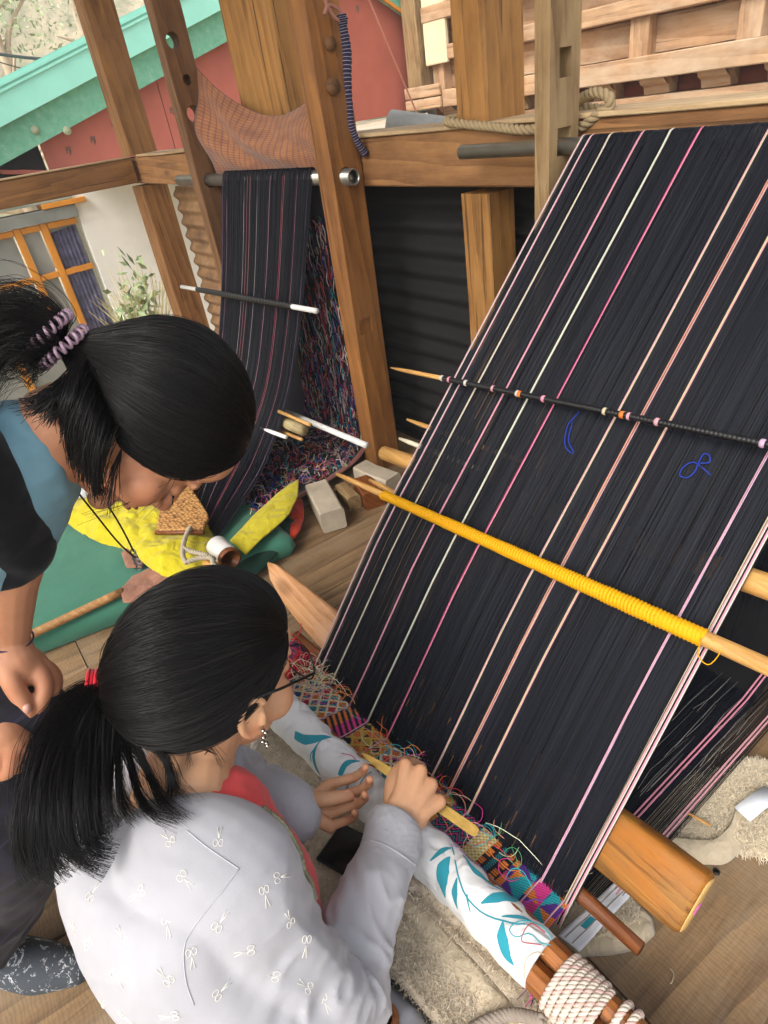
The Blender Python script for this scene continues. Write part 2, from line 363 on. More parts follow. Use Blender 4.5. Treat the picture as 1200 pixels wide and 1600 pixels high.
# ------------------------------------------------------------------ green roofed house beyond the porch
XG = -7.0
def gy(px, py, x=XG): return onx(px, py, x)
gh = empty('house', (XG, 3, -.9), 'house with red gable boards, mint green metal roof edge and orange framed windows', 'house')
M_RED = plain('red_gable_paint', hexc('9f5545'), .7, .10, 3, .12, 30)
M_MINT = plain('mint_roof_paint', hexc('8fd3c0'), .45, .06, 4, .05, 40)
M_GREEN = NT('green_fascia_paint'); v_ = M_GREEN.mapping((1, 6, 6)); n_ = M_GREEN.noise(v_, 3, 7, .7)
M_GREENM = M_GREEN.fin(M_GREEN.ramp(n_, [(.3, hexc('57977a')), (.55, hexc('6aa488')), (.75, hexc('86b39c'))]), .7, M_GREEN.bump(n_, .2, .004))
M_WHITE = plain('limewash', hexc('e4e2da'), .9, .08, 2.5, .3, 14)
M_ORANGE = plain('orange_window_paint', hexc('c98222'), .55, .12, 6, .1, 40)
M_GREYB = plain('grey_painted_beam', hexc('7d7f78'), .7, .15, 4, .2, 40)
M_GLASS = plain('window_glass', hexc('8f938f'), .12, .2, 2.2, .02, 10)
apex = np.array([XG, 4.95, 2.34]); sl = (2.34 - 1.20) / (4.95 - 1.03)
def roofz(y): return 2.34 - ((4.95-y)*sl if y < 4.95 else (y-4.95)*.53)
def slope_bar(name, y0, y1, top, h, x, thick, mat, par):
    # a bar that follows the roof slope; top = height of its top edge below the roof line
    za, zb = roofz(y0) - top, roofz(y1) - top
    bm = bmesh.new(); vs = []
    for xx in (x, x+thick):
        for (yy, zz) in ((y0, za), (y1, zb), (y1, zb-h), (y0, za-h)): vs.append(bm.verts.new((xx, yy, zz)))
    bm.faces.new(vs[0:4]); bm.faces.new(vs[7:3:-1])
    for k in range(4): bm.faces.new((vs[k], vs[4+k], vs[4+(k+1) % 4], vs[(k+1) % 4]))
    bmesh.ops.recalc_face_normals(bm, faces=bm.faces); me = bpy.data.meshes.new(name); bm.to_mesh(me); bm.free()
    return link(name, me, mat, par)
# gable boards, one panel beside the other
yb = [1.42, 2.64, 4.30, 6.1, 6.9]
for a, b in zip(yb[:-1], yb[1:]):
    za, zb = roofz(a)+.005, roofz(b)+.005; lo = 1.03
    pts = [(a+.004, lo), (b-.004, lo), (b-.004, zb), (a+.004, za)] if not a < 4.95 < b else [(a+.004, lo), (b-.004, lo), (b-.004, zb), (4.95, 2.34), (a+.004, za)]
    bm = bmesh.new(); f0 = [bm.verts.new((XG, y, z)) for y, z in pts]; f1 = [bm.verts.new((XG-.03, y, z)) for y, z in pts]; bm.faces.new(f0); bm.faces.new(f1[::-1])
    for k in range(len(pts)): bm.faces.new((f0[k], f1[k], f1[(k+1) % len(pts)], f0[(k+1) % len(pts)]))
    bmesh.ops.recalc_face_normals(bm, faces=bm.faces); me = bpy.data.meshes.new('gable_panel'); bm.to_mesh(me); bm.free(); link('gable_panel', me, M_RED, gh)
slope_bar('fascia_board', -1.6, 4.95, -.22, .235, XG+.05, .05, M_GREENM, gh)
slope_bar('fascia_board', 4.952, 9.0, -.22, .235, XG+.05, .05, M_GREENM, gh)
slope_bar('roof_edging', -1.6, 4.95, -.50, .278, XG+.06, .10, M_MINT, gh)
slope_bar('roof_edging', 4.952, 9.0, -.50, .278, XG+.06, .10, M_MINT, gh)
for k, yy in ((0, -.44), (1, -.475)): slope_bar('roof_ridge_line', -1.6, 4.95, yy, .018, XG+.162, .012, M_MINT, gh)
slope_bar('roof_sheet', -1.6, 4.95, -.51, .02, XG-5, 5.0, M_MINT, gh); slope_bar('roof_sheet', 4.952, 9.0, -.51, .02, XG-5, 5.0, M_MINT, gh)
slope_bar('fascia_trim', 4.952, 9.0, .0, .03, XG+.10, .03, M_ORANGE, gh)
M_DUST = plain('grey_dust_patch', hexc('6f5d52'), .9)
for (px, py, w_) in ((55, 203, .10), (105, 204, .10)):
    p = gy(px, py, XG+.11); tube('fascia_bolt', [p-np.array([.012, 0, 0]), p+np.array([.004, 0, 0])], .035, plain('pale_bolt', hexc('98a184'), .8), gh, seg=10)
box('eave_shade', (XG-.6, -2.2, 1.02), (XG-.05, 1.41, 1.34), plain('eave_shade_black', hexc('1d1612'), .9), gh)  # near-black box: shade under the roof edge put in as colour
timber('strut', (XG+.02, 1.02, 1.14), (XG+.02, 1.60, 1.04), .03, .035, M_RED, gh)
for k in range(9):
    yy = RNG.uniform(1.6, 5.6); zz_ = RNG.uniform(1.15, 2.2-abs(yy-4.95)*sl); tubes('stamp_mark', [[(XG+.002, yy+.012*j, zz_+.02*math.sin(j*2.1)), (XG+.002, yy+.012*j+.006, zz_+.05)] for j in range(4)], .004, M_DUST, gh, seg=4)
# lower storey: white wall, window band, beams
XW = XG + .15
def wall_rect(name, px0, py0, px1, py1, x, t, mat, par, bev=.004):
    a, b = onx(px0, py0, x), onx(px1, py1, x); lo = np.minimum(a, b); hi = np.maximum(a, b)
    return box(name, (x-t, lo[1], lo[2]), (x, hi[1], hi[2]), mat, par, bev)
yw0 = 1.49; zt = .78
box('wall', (XW-.3, yw0, -.9), (XW, 2.9, 1.02), M_WHITE, gh)
box('wall', (XW-.3, 2.903, -.9), (XW-.06, 7.0, 1.02), plain('grey_plaster', hexc('b3ab99'), .9, .15, 2, .3, 12), gh)
box('lintel', (XW-.2, -2.2, .70), (XW+.04, yw0-.004, .80), M_GREYB, gh)
box('lintel', (XW-.2, 1.2, .804), (XW+.06, yw0+.10, .845), M_ORANGE, gh)
box('lintel', (XW-.2, -2.2, .846), (XW+.02, yw0-.004, .90), plain('sage_beam', hexc('8f9a8c'), .7, .15, 3), gh)
box('wall', (XW-.2, -2.2, .903), (XW, yw0-.004, 1.02), plain('eave_shade_brown', hexc('2a2019'), .9), gh)  # dark brown band painted for the shade below the roof
for k in range(6):
    y = -1.6 + .5*k; timber('rafter', (XG-.2, y, 1.0), (XG+.5, y, .93), .07, .09, M_ORANGE, gh)
win = [(-2.0, -.75), (-.75, .0), (.0, .45), (.45, .90), (.90, 1.13), (1.13, 1.46)]
for (a, b) in win:
    w_ = timber('window', (XW-.02, a+.03, -.9), (XW-.02, a+.03, .695), .05, .06, M_ORANGE, gh, up=(0, 1, 0))
    box('pane', (XW-.07, a+.07, -.35), (XW-.06, b-.01, .64), M_GLASS, w_, 0)
    timber('frame', (XW-.02, a+.064, .668), (XW-.02, b-.005, .668), .05, .05, M_ORANGE, w_)
    timber('frame', (XW-.022, a+.064, .26), (XW-.022, b-.005, .26), .045, .05, M_ORANGE, w_)
    box('panel', (XW-.075, a+.07, -.9), (XW-.05, b-.01, -.36), M_GREYB, w_, 0)
M_BLUEQ = plain('purple_grey_curtain', hexc('5c5a73'), .9, .5, 14, .2, 30)
G = [[(XW-.045+.012*math.sin(v*40), 1.19+.24*v, .60-.95*u+.03*v) for v in np.linspace(0, 1, 24)] for u in np.linspace(0, 1, 12)]
tag(grid('curtain', np.array(G), M_BLUEQ, thick=.004), 'purple grey patterned cloth hung in the window beside the white wall', 'curtain')
lerp_ = lambda a, b, t: a+(b-a)*t
# pale ledge and the pipe on it
xl_ = np.linspace(-7, -2.6, 30); Gl = np.array([[[x, lerp_(1.56, -.85*x, v), 1.0+.02*float(fbm(np.array([x, v*4, 0.]), 2.5, 4))] for v in np.linspace(0, 1, 24)] for x in xl_])
led = grid('ledge', Gl, plain('pale_ledge_plaster', hexc('c4b79f'), .9, .15, 3, .4, 14)); led['kind'] = 'structure'
p = ony(636, 200, 3.1); ax = unit(np.array([.80, .42, -.20]))
M_PIPE = plain('galvanised_pipe', hexc('7f7d76'), .45, .35, 6, .1, 60, metal=.25)
pp = np.array([p - ax*.12, p + ax*.75]); q = lathe('metal_pipe', [(.086, .3), (.086, 0), (.096, 0), (.096, 1.1), (.086, 1.1), (.084, .8)], p-ax*.12, ax, M_PIPE)
tag(q, 'grey galvanised pipe lying on the pale ledge behind the back rail', 'pipe')

# ------------------------------------------------------------------ old timber house on the right, facing the porch
YH = 5.8
def hp(px, py, dy=0): return ony(px, py, YH+dy)
th = empty('timber_house', (-3.5, YH+.5, 0), 'old timber house front with plank panels and a row of carved bracket ends', 'house')
x0h, x1h = -6.9, -1.6
def hz(py, px=907): return hp(px, py)[2]
M_LIME = plain('pale_lime', hexc('d8c9a6'), .9, .1, 3, .3, 20)  # even pale lime for the wall base and corner block
box('wall', (x0h+.1, YH+.12, -.9), (x1h, YH+.3, 3.2), W_HOUSE2, th)
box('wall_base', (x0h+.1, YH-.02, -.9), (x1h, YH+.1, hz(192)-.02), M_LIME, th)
def hb(name, z0, z1, dy, mat, xa=x0h+.3, xb=x1h, t=.14): 
    return timber(name, (xa, YH+dy, (z0+z1)/2), (xb, YH+dy, (z0+z1)/2), t, z1-z0, mat, th, n=10, bev=.008)
zb = [hz(p) for p in (200, 187, 172, 160, 137, 104, 48, 20, -30, -62, -150)]
hb('moulding', zb[0], zb[1]-.004, -.02, W_HOUSE, t=.22); hb('moulding', zb[1], zb[2]-.006, -.05, W_HOUSE2, t=.26); hb('moulding', zb[2], zb[3]-.006, -.02, W_HOUSE, t=.2)
hb('beam', zb[4], zb[5], -.10, W_HOUSE, t=.24); hb('beam', zb[6], zb[7], -.05, W_HOUSE, t=.2); hb('beam', zb[8], zb[9], -.07, W_HOUSE, t=.2)
box('recess', (x0h+.3, YH+.06, zb[3]-.003), (x1h, YH+.115, zb[4]+.003), plain('dark_red_recess', hexc('7a3c22'), .85, .25, 6), th)
xb_ = x0h + .45
while xb_ < x1h - .1:
    bm = bmesh.new(); w_ = .24; d0, d1 = YH-.16, YH+.06; z0, z1 = zb[3]-.001, zb[4]+.002
    prof = [(d1, z0), (d0+.10, z0), (d0+.08, z0+.06), (d0+.03, z0+.08), (d0, z0+.13), (d0, z1), (d1, z1)]
    a = [bm.verts.new((xb_, y, z)) for y, z in prof]; b = [bm.verts.new((xb_+w_, y, z)) for y, z in prof]; bm.faces.new(a); bm.faces.new(b[::-1])
    for k in range(len(prof)): bm.faces.new((a[k], b[k], b[(k+1) % len(prof)], a[(k+1) % len(prof)]))
    bmesh.ops.recalc_face_normals(bm, faces=bm.faces); bmesh.ops.bevel(bm, geom=bm.edges[:], offset=.006, segments=1, affect='EDGES')
    me = bpy.data.meshes.new('bracket'); bm.to_mesh(me); bm.free(); link('bracket', me, W_HOUSE, th); xb_ += .52
sp = [x0h+.42, hp(800, 60)[0]-.15, hp(1006, 80)[0], hp(1180, 40)[0], x1h+.4]
for k, x in enumerate(sp):
    post('stile', x-.09, x+.09, YH-.09, YH+.06, zb[5]+.002, zb[6]-.002, W_HOUSE, th, bev=.008)
    post('stile', x-.09, x+.09, YH-.06, YH+.06, zb[7]+.002, zb[8]-.002, W_HOUSE, th, bev=.008)
    post('stile', x-.09, x+.09, YH-.06, YH+.06, zb[9]+.002, 3.2, W_HOUSE, th, bev=.008)
for a, b in zip(sp[:-1], sp[1:]):
    zz = [zb[5]+.003, zb[6]-.003]
    for z0, z1 in zip(zz[:-1], zz[1:]): timber('panel_board', (a+.093, YH+.05+RNG.normal(0, .006), (z0+z1)/2), (b-.093, YH+.05+RNG.normal(0, .006), (z0+z1)/2), .05, z1-z0-.004, W_HOUSE, th, bev=.005)
    timber('panel_board', (a+.093, YH+.06, (zb[7]+zb[8])/2), (b-.093, YH+.06, (zb[7]+zb[8])/2), .05, zb[8]-zb[7]-.006, W_HOUSE, th, bev=.005)
# corner of the timber house: pale weathered post with stacked blocks
post('corner_post', x0h+.02, x0h+.26, YH-.22, YH+.0, hz(165, 680), 3.2, W_GREY, th, bev=.01)
for k, (a, b) in enumerate(((132, 150), (152, 168))):
    za, zb2 = hz(b, 675), hz(a, 675); box('corner_block', (x0h+.0, YH-.27, za), (x0h+.62, YH-.225, zb2), W_HOUSE, th, .012)
for k, (a, b) in enumerate(((-40, 100),)):
    box('corner_block', (x0h+.30, YH-.16, hz(b, 690)), (x0h+.66, YH-.112, hz(a, 690)), M_LIME if k == 0 else W_HOUSE, th, .012)

# ------------------------------------------------------------------ air between here and the hillside
hz_m = bpy.data.materials.new('valley_haze'); hz_m.use_nodes = True; nt_ = hz_m.node_tree; nt_.nodes.clear(); vo_ = nt_.nodes.new('ShaderNodeVolumePrincipled'); ou_ = nt_.nodes.new('ShaderNodeOutputMaterial')
vo_.inputs['Density'].default_value = .005; vo_.inputs['Color'].default_value = (.93, .95, .97, 1); nt_.links.new(vo_.outputs[0], ou_.inputs['Volume'])
box('haze', (-121, -91, -3.0), (41, 111, 75), hz_m, None, 0)['kind'] = 'stuff'
# ------------------------------------------------------------------ wires, trees and plants outside
M_WIRE = plain('black_wire', hexc('3a3a38'), .6)
def wire(a, b, r, lab):
    P = [a + (b-a)*t + np.array([0, 0, -.25*4*t*(1-t)]) for t in np.linspace(0, 1, 20)]
    tag(tube('wire', P, r, M_WIRE, seg=6), lab, 'wire')
wire(onx(-60, 74, -12), onx(330, 50, -12), .022, 'thick dark cable crossing the hillside above the mint roof')
wire(onx(-60, 78, -14), onx(330, 130, -14), .010, 'thin slack wire sagging below the thick cable')
LEAF = NT('leaf_green'); oi_ = LEAF.n('ShaderNodeNewGeometry'); c_ = LEAF.ramp(oi_.outputs['Random Per Island'], [(0, hexc('748a60')), (.5, hexc('97a678')), (1, hexc('bcc69a'))])  # haze put into the colour: greens paled for the far trees
LEAFM = LEAF.fin(c_, .6, None, Specular_IOR_Level=.3); LEAFM.node_tree.nodes['Principled BSDF'].inputs['Subsurface Weight'].default_value = 0
BARK = plain('pale_bark', hexc('b9a68a'), .9, .2, 5, .6, 20)
DRY = plain('dry_straw_leaf', hexc('c4b680'), .8, .2, 8)
def leaf_cloud(name, cen, rad, n, size, mat, parent, clumps=14, seed=0, squash=1.):
    r = np.random.default_rng(seed); V, F = [], []; cc = r.normal(0, 1, (clumps, 3)); cc /= np.linalg.norm(cc, axis=1)[:, None]; cc *= r.uniform(.25, .95, (clumps, 1))
    for i in range(n):
        p = cc[r.integers(clumps)] + r.normal(0, .2, 3); p = np.array(cen) + p*np.array(rad)*np.array([1, 1, squash])
        d = unit(r.normal(0, 1, 3)); e = unit(np.cross(d, r.normal(0, 1, 3))); s = size*r.uniform(.6, 1.4); b = len(V)
        V += [p-d*s, p+e*s*.4, p+d*s, p-e*s*.4]; F.append((b, b+1, b+2, b+3))
    return mesh(name, V, F, mat, parent, smooth=False)
def tree(loc, h, label, seed, n=1800, rad=(2.2, 2.2, 2.6), lean=0):
    r = np.random.default_rng(seed); t = empty('tree', loc, label, 'tree'); loc = np.array(loc, float); paths, rr = [], []
    P = spline([loc, loc+[lean*.2, .1, h*.3], loc+[lean*.6, -.1, h*.6], loc+[lean, .05, h]], 14); paths.append(P); rr.append(np.linspace(.22, .05, 14))
    for k in range(11):
        s = P[4 + k % 9]; d = np.array([r.normal(0, .8), r.normal(0, .9), r.uniform(.3, 1.)]); d = unit(d)*r.uniform(1., 2.2)
        paths.append(spline([s, s+d*.5+r.normal(0, .12, 3), s+d], 8)); rr.append(np.linspace(.09, .02, 8))
    tubes('trunk', paths, rr, BARK, t); leaf_cloud('crown', loc+[lean, 0, h*.82], rad, n, .07, LEAFM, t, seed=seed)
tree((-19, 3.9, -1), 6.2, 'pale barked tree with thin green crown on the hillside behind the mint roof', 3, 800, (1.3, 2.0, 1.9))
tree((-16.5, 2.6, -1), 3.1, 'low bushy green tree at the foot of the hillside beside the roof', 5, 700, (.8, .8, 1.0))
tree((-27, 8.2, 1), 6.5, 'distant hazy green tree higher on the dry slope', 8, 700, (2.2, 2.0, 2.2))
# grassy plant by the white wall and a small leafy one
gp = empty('plant', (-5.6, 1.42, -.9), 'dry straw coloured grassy plant against the white wall', 'plant'); paths = []
for k in range(170):
    a = RNG.uniform(0, 6.28); b = np.array([-5.6, 1.42, -.9]) + RNG.normal(0, .07, 3)*[1, 1, 0]; hh = RNG.uniform(.5, 1.25); sp_ = RNG.uniform(.08, .42)
    paths.append(spline([b, b+[sp_*.3*math.cos(a), sp_*.3*math.sin(a), hh*.6], b+[sp_*math.cos(a), sp_*math.sin(a), hh]], 8))
strands('blade', paths, .007, .002, DRY, gp, 'stuff'); leaf_cloud('leaf', (-5.6, 1.42, -.1), (.25, .3, .5), 300, .05, LEAFM, gp, seed=4)['kind'] = 'stuff'
bp = empty('plant', (-5.3, 1.05, -.9), 'low leafy green plant at the foot of the white wall', 'plant')
leaf_cloud('leaf', (-5.3, 1.06, -.42), (.24, .3, .3), 420, .05, LEAFM, bp, seed=6)['kind'] = 'stuff'
# ------------------------------------------------------------------ loom frames
def drill(o, cuts):
    """cut real holes through a post: each cut is (centre, axis, radius or (w, h), depth)"""
    objs = []
    for c, ax, r, d in cuts:
        bm = bmesh.new()
        if np.isscalar(r): bmesh.ops.create_cone(bm, cap_ends=True, segments=20, radius1=r, radius2=r, depth=d)
        else:
            bmesh.ops.create_cube(bm, size=1)
            for v in bm.verts: v.co = Vector((v.co.x*r[0], v.co.y*r[1], v.co.z*d))
        me = bpy.data.meshes.new('cutter'); bm.to_mesh(me); bm.free(); q = bpy.data.objects.new('cutter', me); COL.objects.link(q)
        q.rotation_euler = Vector(ax).to_track_quat('Z', 'Y').to_euler(); q.location = Vector(c); objs.append(q)
        md = o.modifiers.new('b', 'BOOLEAN'); md.object = q; md.solver = 'EXACT'
    dg = bpy.context.evaluated_depsgraph_get(); dg.update(); me = bpy.data.meshes.new_from_object(o.evaluated_get(dg)); o.modifiers.clear(); o.data = me
    for q in objs: bpy.data.objects.remove(q)
YL = 1.119
f1 = empty('wooden_loom', (-2.3, 1.17, 0), 'frame of the small loom: two square drilled posts either side of the narrow striped warp', 'loom frame')
W_M = wood('loom_post_wood', hexc('683f1f'), hexc('ab7339'), .62, wear=hexc('8b5d33'), crack=.55)
pm = timber('post', (-1.836, 1.176, 0), (-1.796, 1.176, 2.6), .083, .115, W_M, f1, up=(0, 1, 0), n=10)
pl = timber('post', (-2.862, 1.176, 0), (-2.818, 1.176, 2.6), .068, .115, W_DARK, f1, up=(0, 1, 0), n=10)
drill(pl, [(onx(270, 63, -2.805)-[.03, 0, 0], (1, 0, 0), .027, .2), (onx(292, 125, -2.81)-[.01, 0, 0], (1, 0, 0), .018, .05), (onx(302, 178, -2.815)-[.03, 0, 0], (1, 0, 0), .029, .2), ((-2.84, 1.17, 1.02), (1, 0, 0), .027, .2)])
drill(pm, [(onx(517, 68, -1.76)-[.0, 0, 0], (1, 0, 0), .017, .03), (onx(521, 135, -1.762)-[.0, 0, 0], (1, 0, 0), .022, .03), ((-1.81, 1.17, 1.025), (1, 0, 0), .024, .2), (onx(574, 510, -1.778), (1, 0, 0), (.05, .05), .03)])
for px, py, x_ in ((517, 68, -1.768), (521, 135, -1.770)): q = onx(px, py, x_); tube('plug', [q-[.012, 0, 0], q+[.003, 0, 0]], .0165 if py < 100 else .0215, W_DARK, f1, seg=14)
f2 = empty('wooden_loom', (-.4, 1.17, 0), 'frame of the large loom: grey weathered mortised post holding the dark pipe', 'loom frame')
pf = timber('post', (-.977, 1.167, 0), (-.977, 1.167, 2.6), .038, .096, W_GREY, f2, up=(0, 1, 0), n=10)
h1 = onx(884, 97, -.958); h2 = onx(882, 226, -.958)
drill(pf, [(h1, (1, 0, 0), (.036, .048), .056), ((-.97, 1.17, h2[2]+.006), (1, 0, 0), (.042, .05), .2)])
timber('post', (.27, 1.167, 0), (.27, 1.167, 2.6), .05, .096, W_GREY, f2, up=(0, 1, 0))
def pipe(name, x0, x1, y, z, r, mat, lab):
    o = lathe(name, [(r*.8, .015), (r*.8, 0), (r, 0), (r, x1-x0), (r*.8, x1-x0), (r*.8, x1-x0-.02)], (x0, y, z), (1, 0, 0), mat); return tag(o, lab, 'pipe')
PIPE2 = plain('dull_pipe_metal', hexc('a3a29a'), .3, .2, 10, .08, 100, metal=.85)
pipe('warp_pipe', -3.16, -1.735, 1.17, 1.022, .023, PIPE2, 'metal pipe through both posts of the small loom carrying its narrow warp')
pipe('warp_pipe', -1.264, .4, 1.17, 1.070, .0155, PIPE2, 'dark metal pipe across the large loom carrying its wide black warp')

# ------------------------------------------------------------------ warp threads
def warp_strands(name, path_u, n, r, mat, parent, jit, us=None, seed=1):
    """n threads; path_u(u) gives the centre line of the thread at u across the width"""
    rg = np.random.default_rng(seed); us = (np.arange(n)+.5+rg.uniform(-.5, .5, n)*1.1)/n if us is None else us; out = []
    for u in us:
        P = path_u(u); off = rg.normal(0, jit, 1); P = P.copy(); P[:, 1] -= off*.78; P[:, 2] += off*.62; P[1:-1, 0] += rg.normal(0, .0004, len(P)-2); out.append(P)
    return strands(name, out, r, r, mat, parent, 'stuff')
BLACK_T = thread('black_warp_thread', hexc('13161f'), .45, .22, .6)
NAVY_T = thread('navy_warp_thread', hexc('0d0d16'), .55, .2, .5)
big = empty('large_warp', (-.63, .75, .1), 'wide black warp with pale and pink stripes sloping down from the pipe to the weaver', 'weaving')
def lerp(a, b, t): return a + (b-a)*t
def edge(s):  # left and right edge of the sheet at s: 0 at the pipe, 1 at the fell
    return np.interp(s, [0, .45, .7, 1], [-.905, -.968, -1.0, -1.008]), np.interp(s, [0, .4, .65, 1], [-.276, -.280, -.282, -.280])
SFR = np.array([0, .04, .2, .4, .55, .7, .85, .95, 1.])
def big_path(u, lift=0):
    P = []
    for th in np.linspace(3.3, .75, 7)[:-1]:      # over the pipe
        l, r_ = edge(0); P.append([lerp(l, r_, u), 1.17+.0165*math.cos(math.pi-th), 1.070+.0165*math.sin(th)])
    for s in SFR:
        l, r_ = edge(s); P.append([lerp(l, r_, u), lerp(1.157, .365, s), lerp(1.080, .108, s)])
    P = np.array(P); P[:, 1:] += np.array([-.78, .62])*lift; return P
warp_strands('warp_threads', lambda u: big_path(u), 1250, .00042, BLACK_T, big, .0012)
warp_strands('lower_shed_threads', lambda u: big_path(u, -.009)[3:], 620, .00045, BLACK_T, big, .0022, seed=2)
# the sheet comes back underneath and rises behind to the pipe
def low_path(u):
    l, r_ = -1.0, -.258
    return np.array([[lerp(l, r_, u), y, z] for y, z in ((.44, .045), (.7, .055), (1.0, .062), (1.08, .085), (1.13, .3), (1.185, .75), (1.1872, 1.0), (1.1868, 1.066))])
warp_strands('return_threads', low_path, 520, .0006, BLACK_T, big, .0012, seed=3)
BACKING = fabric('black_back_cloth', hexc('0b0b0e'), 700, .9)
Gb = np.array([[low_path(u)[k] + [0, .004, -.004] for u in np.linspace(0, .93, 12)] for k in range(7)]); grid('return_cloth', Gb, BACKING, big)
# coloured stripes: each a bundle of a few thick threads
T_ = {k: thread('yarn_'+k, hexc(v), .6, .25, .12) for k, v in dict(white='c6beb4', cream='c2b594', palegreen='cfd6b8', pink='d48a9e', rose='c9949c', hot='bd4672', salmon='dc937f', yellow='c6b385', purple='775080', lilac='b89ab4', teal='23a3b0', orange='e0792f', red='c32b3c', magenta='d3318e', blue='2b3f9c', green='3f8f63', navy='20233a', gold='c2a14a').items()}
STR = [(-.9985, ('rose', 'white')), (-.975, ('white', 'pink')), (-.9252, ('cream', 'white')), (-.8485, ('pink', 'rose')), (-.785, ('palegreen', 'white')), (-.7225, ('hot', 'pink')), (-.5916, ('rose', 'cream')), (-.5455, ('salmon', 'yellow', 'rose')), (-.4959, ('yellow', 'rose')), (-.3354, ('rose', 'lilac')), (-.2905, ('cream', 'rose', 'white')), (-.283, ('pink', 'white'))]
S_ROD = .66
SU = [(x - edge(S_ROD)[0]) / (edge(S_ROD)[1]-edge(S_ROD)[0]) for x, c in STR]
for (x, cs), u in zip(STR, SU):
    for k, c in enumerate(cs):
        du = (k-(len(cs)-1)/2)*.0021/.72; P = big_path(u+du, .0016); Q = spline(P, 26); Q[2:, 0] += .0007*np.sin(np.arange(24)*.9+x*50)
        tube('stripe_thread', Q, .00118 if len(cs) < 3 else .00098, T_[c], big, seg=6)
for u in (.905, .915, .978, .986):
    for k in range(2): tube('stripe_thread', low_path(u+.002*k)[:6]+[0, -.002, .003], .0011, T_['pink' if u < .95 else 'rose'], big, seg=5)
KN0 = thread('grey_loose_thread', hexc('8d8a86'), .7, .2)
for k in range(26):   # broken pale ends among the black threads of the lower sheet
    u = RNG.uniform(.80, .97); a = RNG.uniform(.6, .95); P = low_path(u); Q = np.array([[P[0, 0]+RNG.normal(0, .003), y, .066] for y in (a, a+.05, a+RNG.uniform(.08, .22))]); tube('loose_thread', Q, .00035, KN0, big, seg=4)
FLECK = thread('bronze_fleck', hexc('7a5426'), .6, .2, .4); fl_ = []
for k in range(34):
    u = RNG.uniform(.25, .97); a_ = RNG.uniform(.87, .97); fl_.append(np.array([[lerp(*edge(t_), u), lerp(1.157, .365, t_), lerp(1.080, .108, t_)+.0012] for t_ in (a_, a_+.008, a_+RNG.uniform(.012, .022))]))
strands('bronze_fleck', fl_, .0006, .0003, FLECK, big, 'stuff')
# finished cloth between the fell and the roll: brocade motifs woven as colour
BROC = vcol('brocade_cloth', .85, 900, .5)
pal = {k: np.array(hexc(v)) for k, v in dict(n='17161f', o='c9722c', t='1f8f97', m='c2347c', p='4b2a7a', c='cfc39a', g='a8903f', r='b5293b', b='26407f').items()}
def motif(u, v):
    """u across 0..1, v from the roll (0) to the fell (1): bands of lattice, zigzag, bars and triangles"""
    x = u*24; yv = v*4.; cx, cy = math.floor(x), math.floor(yv); fx, fy = x-cx, yv-cy; N = pal['n']
    st = ((int(u*420)+int(v*60)) % 3 == 0)          # stitched texture
    def lat(cols, line): 
        d = abs(fx-.5)+abs(fy-.5); e = abs(((fx+fy) % 1)-.5); e2 = abs(((fx-fy) % 1)-.5)
        return pal[line] if min(e, e2) < .11 else (N if st else pal[cols[(cx*3+cy*2+(d < .5)) % len(cols)]])
    if u < .21: return lat('trbo', 'c')
    if u < .30: return N if abs(((fx+2*fy) % 1)-.5) > .22 else pal['mpo'[cx % 3]]
    if u < .42: return lat('ngoo', 'g') if fy > .1 else pal['o']
    if u < .56: return lat('tonr', 'c')
    if u < .66: return (pal['g'] if (int(x*6) % 2) != (int(yv*5) % 2) else pal['o']) if .12 < fy < .92 else N
    if u < .755:
        z = abs(((x*1.3+yv*.0) % 1)-.5)*2; q = (yv*1.6+z) % 1; return pal['m'] if q < .22 else (pal['t'] if .5 < q < .66 else N)
    if u < .80: return pal['g'] if (int(x*7)+int(yv*6)) % 2 else pal['c']
    if u < .86: return pal['o'] if .2 < fx < .55 and .15 < fy < .85 and (int(yv*14) % 3) else (pal['t'] if fx > .75 and st else N)
    tri = fx*2 % 2 > fy if (cx+cy) % 2 else (1-fx)*1. > fy
    return pal['n'] if st and (int(u*420) % 2) else pal[('pm', 'ot', 'mo', 'tp')[(cx+2*cy) % 4][int(tri)]]
nu, nv = 420, 60; Gc = np.zeros((nv, nu, 3)); Cc = np.zeros((nv, nu, 3))
def cloth_pt(u, v):   # v 0 under the roll, 1 at the fell
    xl, xr = -1.005, -.283; x = lerp(xl, xr, u); yf = lerp(.358, .398, u); zf = lerp(.100, .138, u); yr = lerp(.243, .318, u); zr = lerp(.130, .130, u)
    return np.array([x, lerp(yr, yf, v), lerp(zr, zf, v) + .006*math.sin(u*31+v*3)*(1-v)])
for i in range(nv):
    for j in range(nu): Gc[i, j] = cloth_pt(j/(nu-1), i/(nv-1)); Cc[i, j] = motif(j/(nu-1), i/(nv-1))
grid('brocade_cloth', Gc, BROC, big, cols=Cc)
for u in SU:
    if u < .995: tube('stripe_thread', spline([cloth_pt(u, t)+[0, 0, .0016] for t in (1.02, .7, .4, .1)], 8), .0014, T_['rose'], big, seg=5)
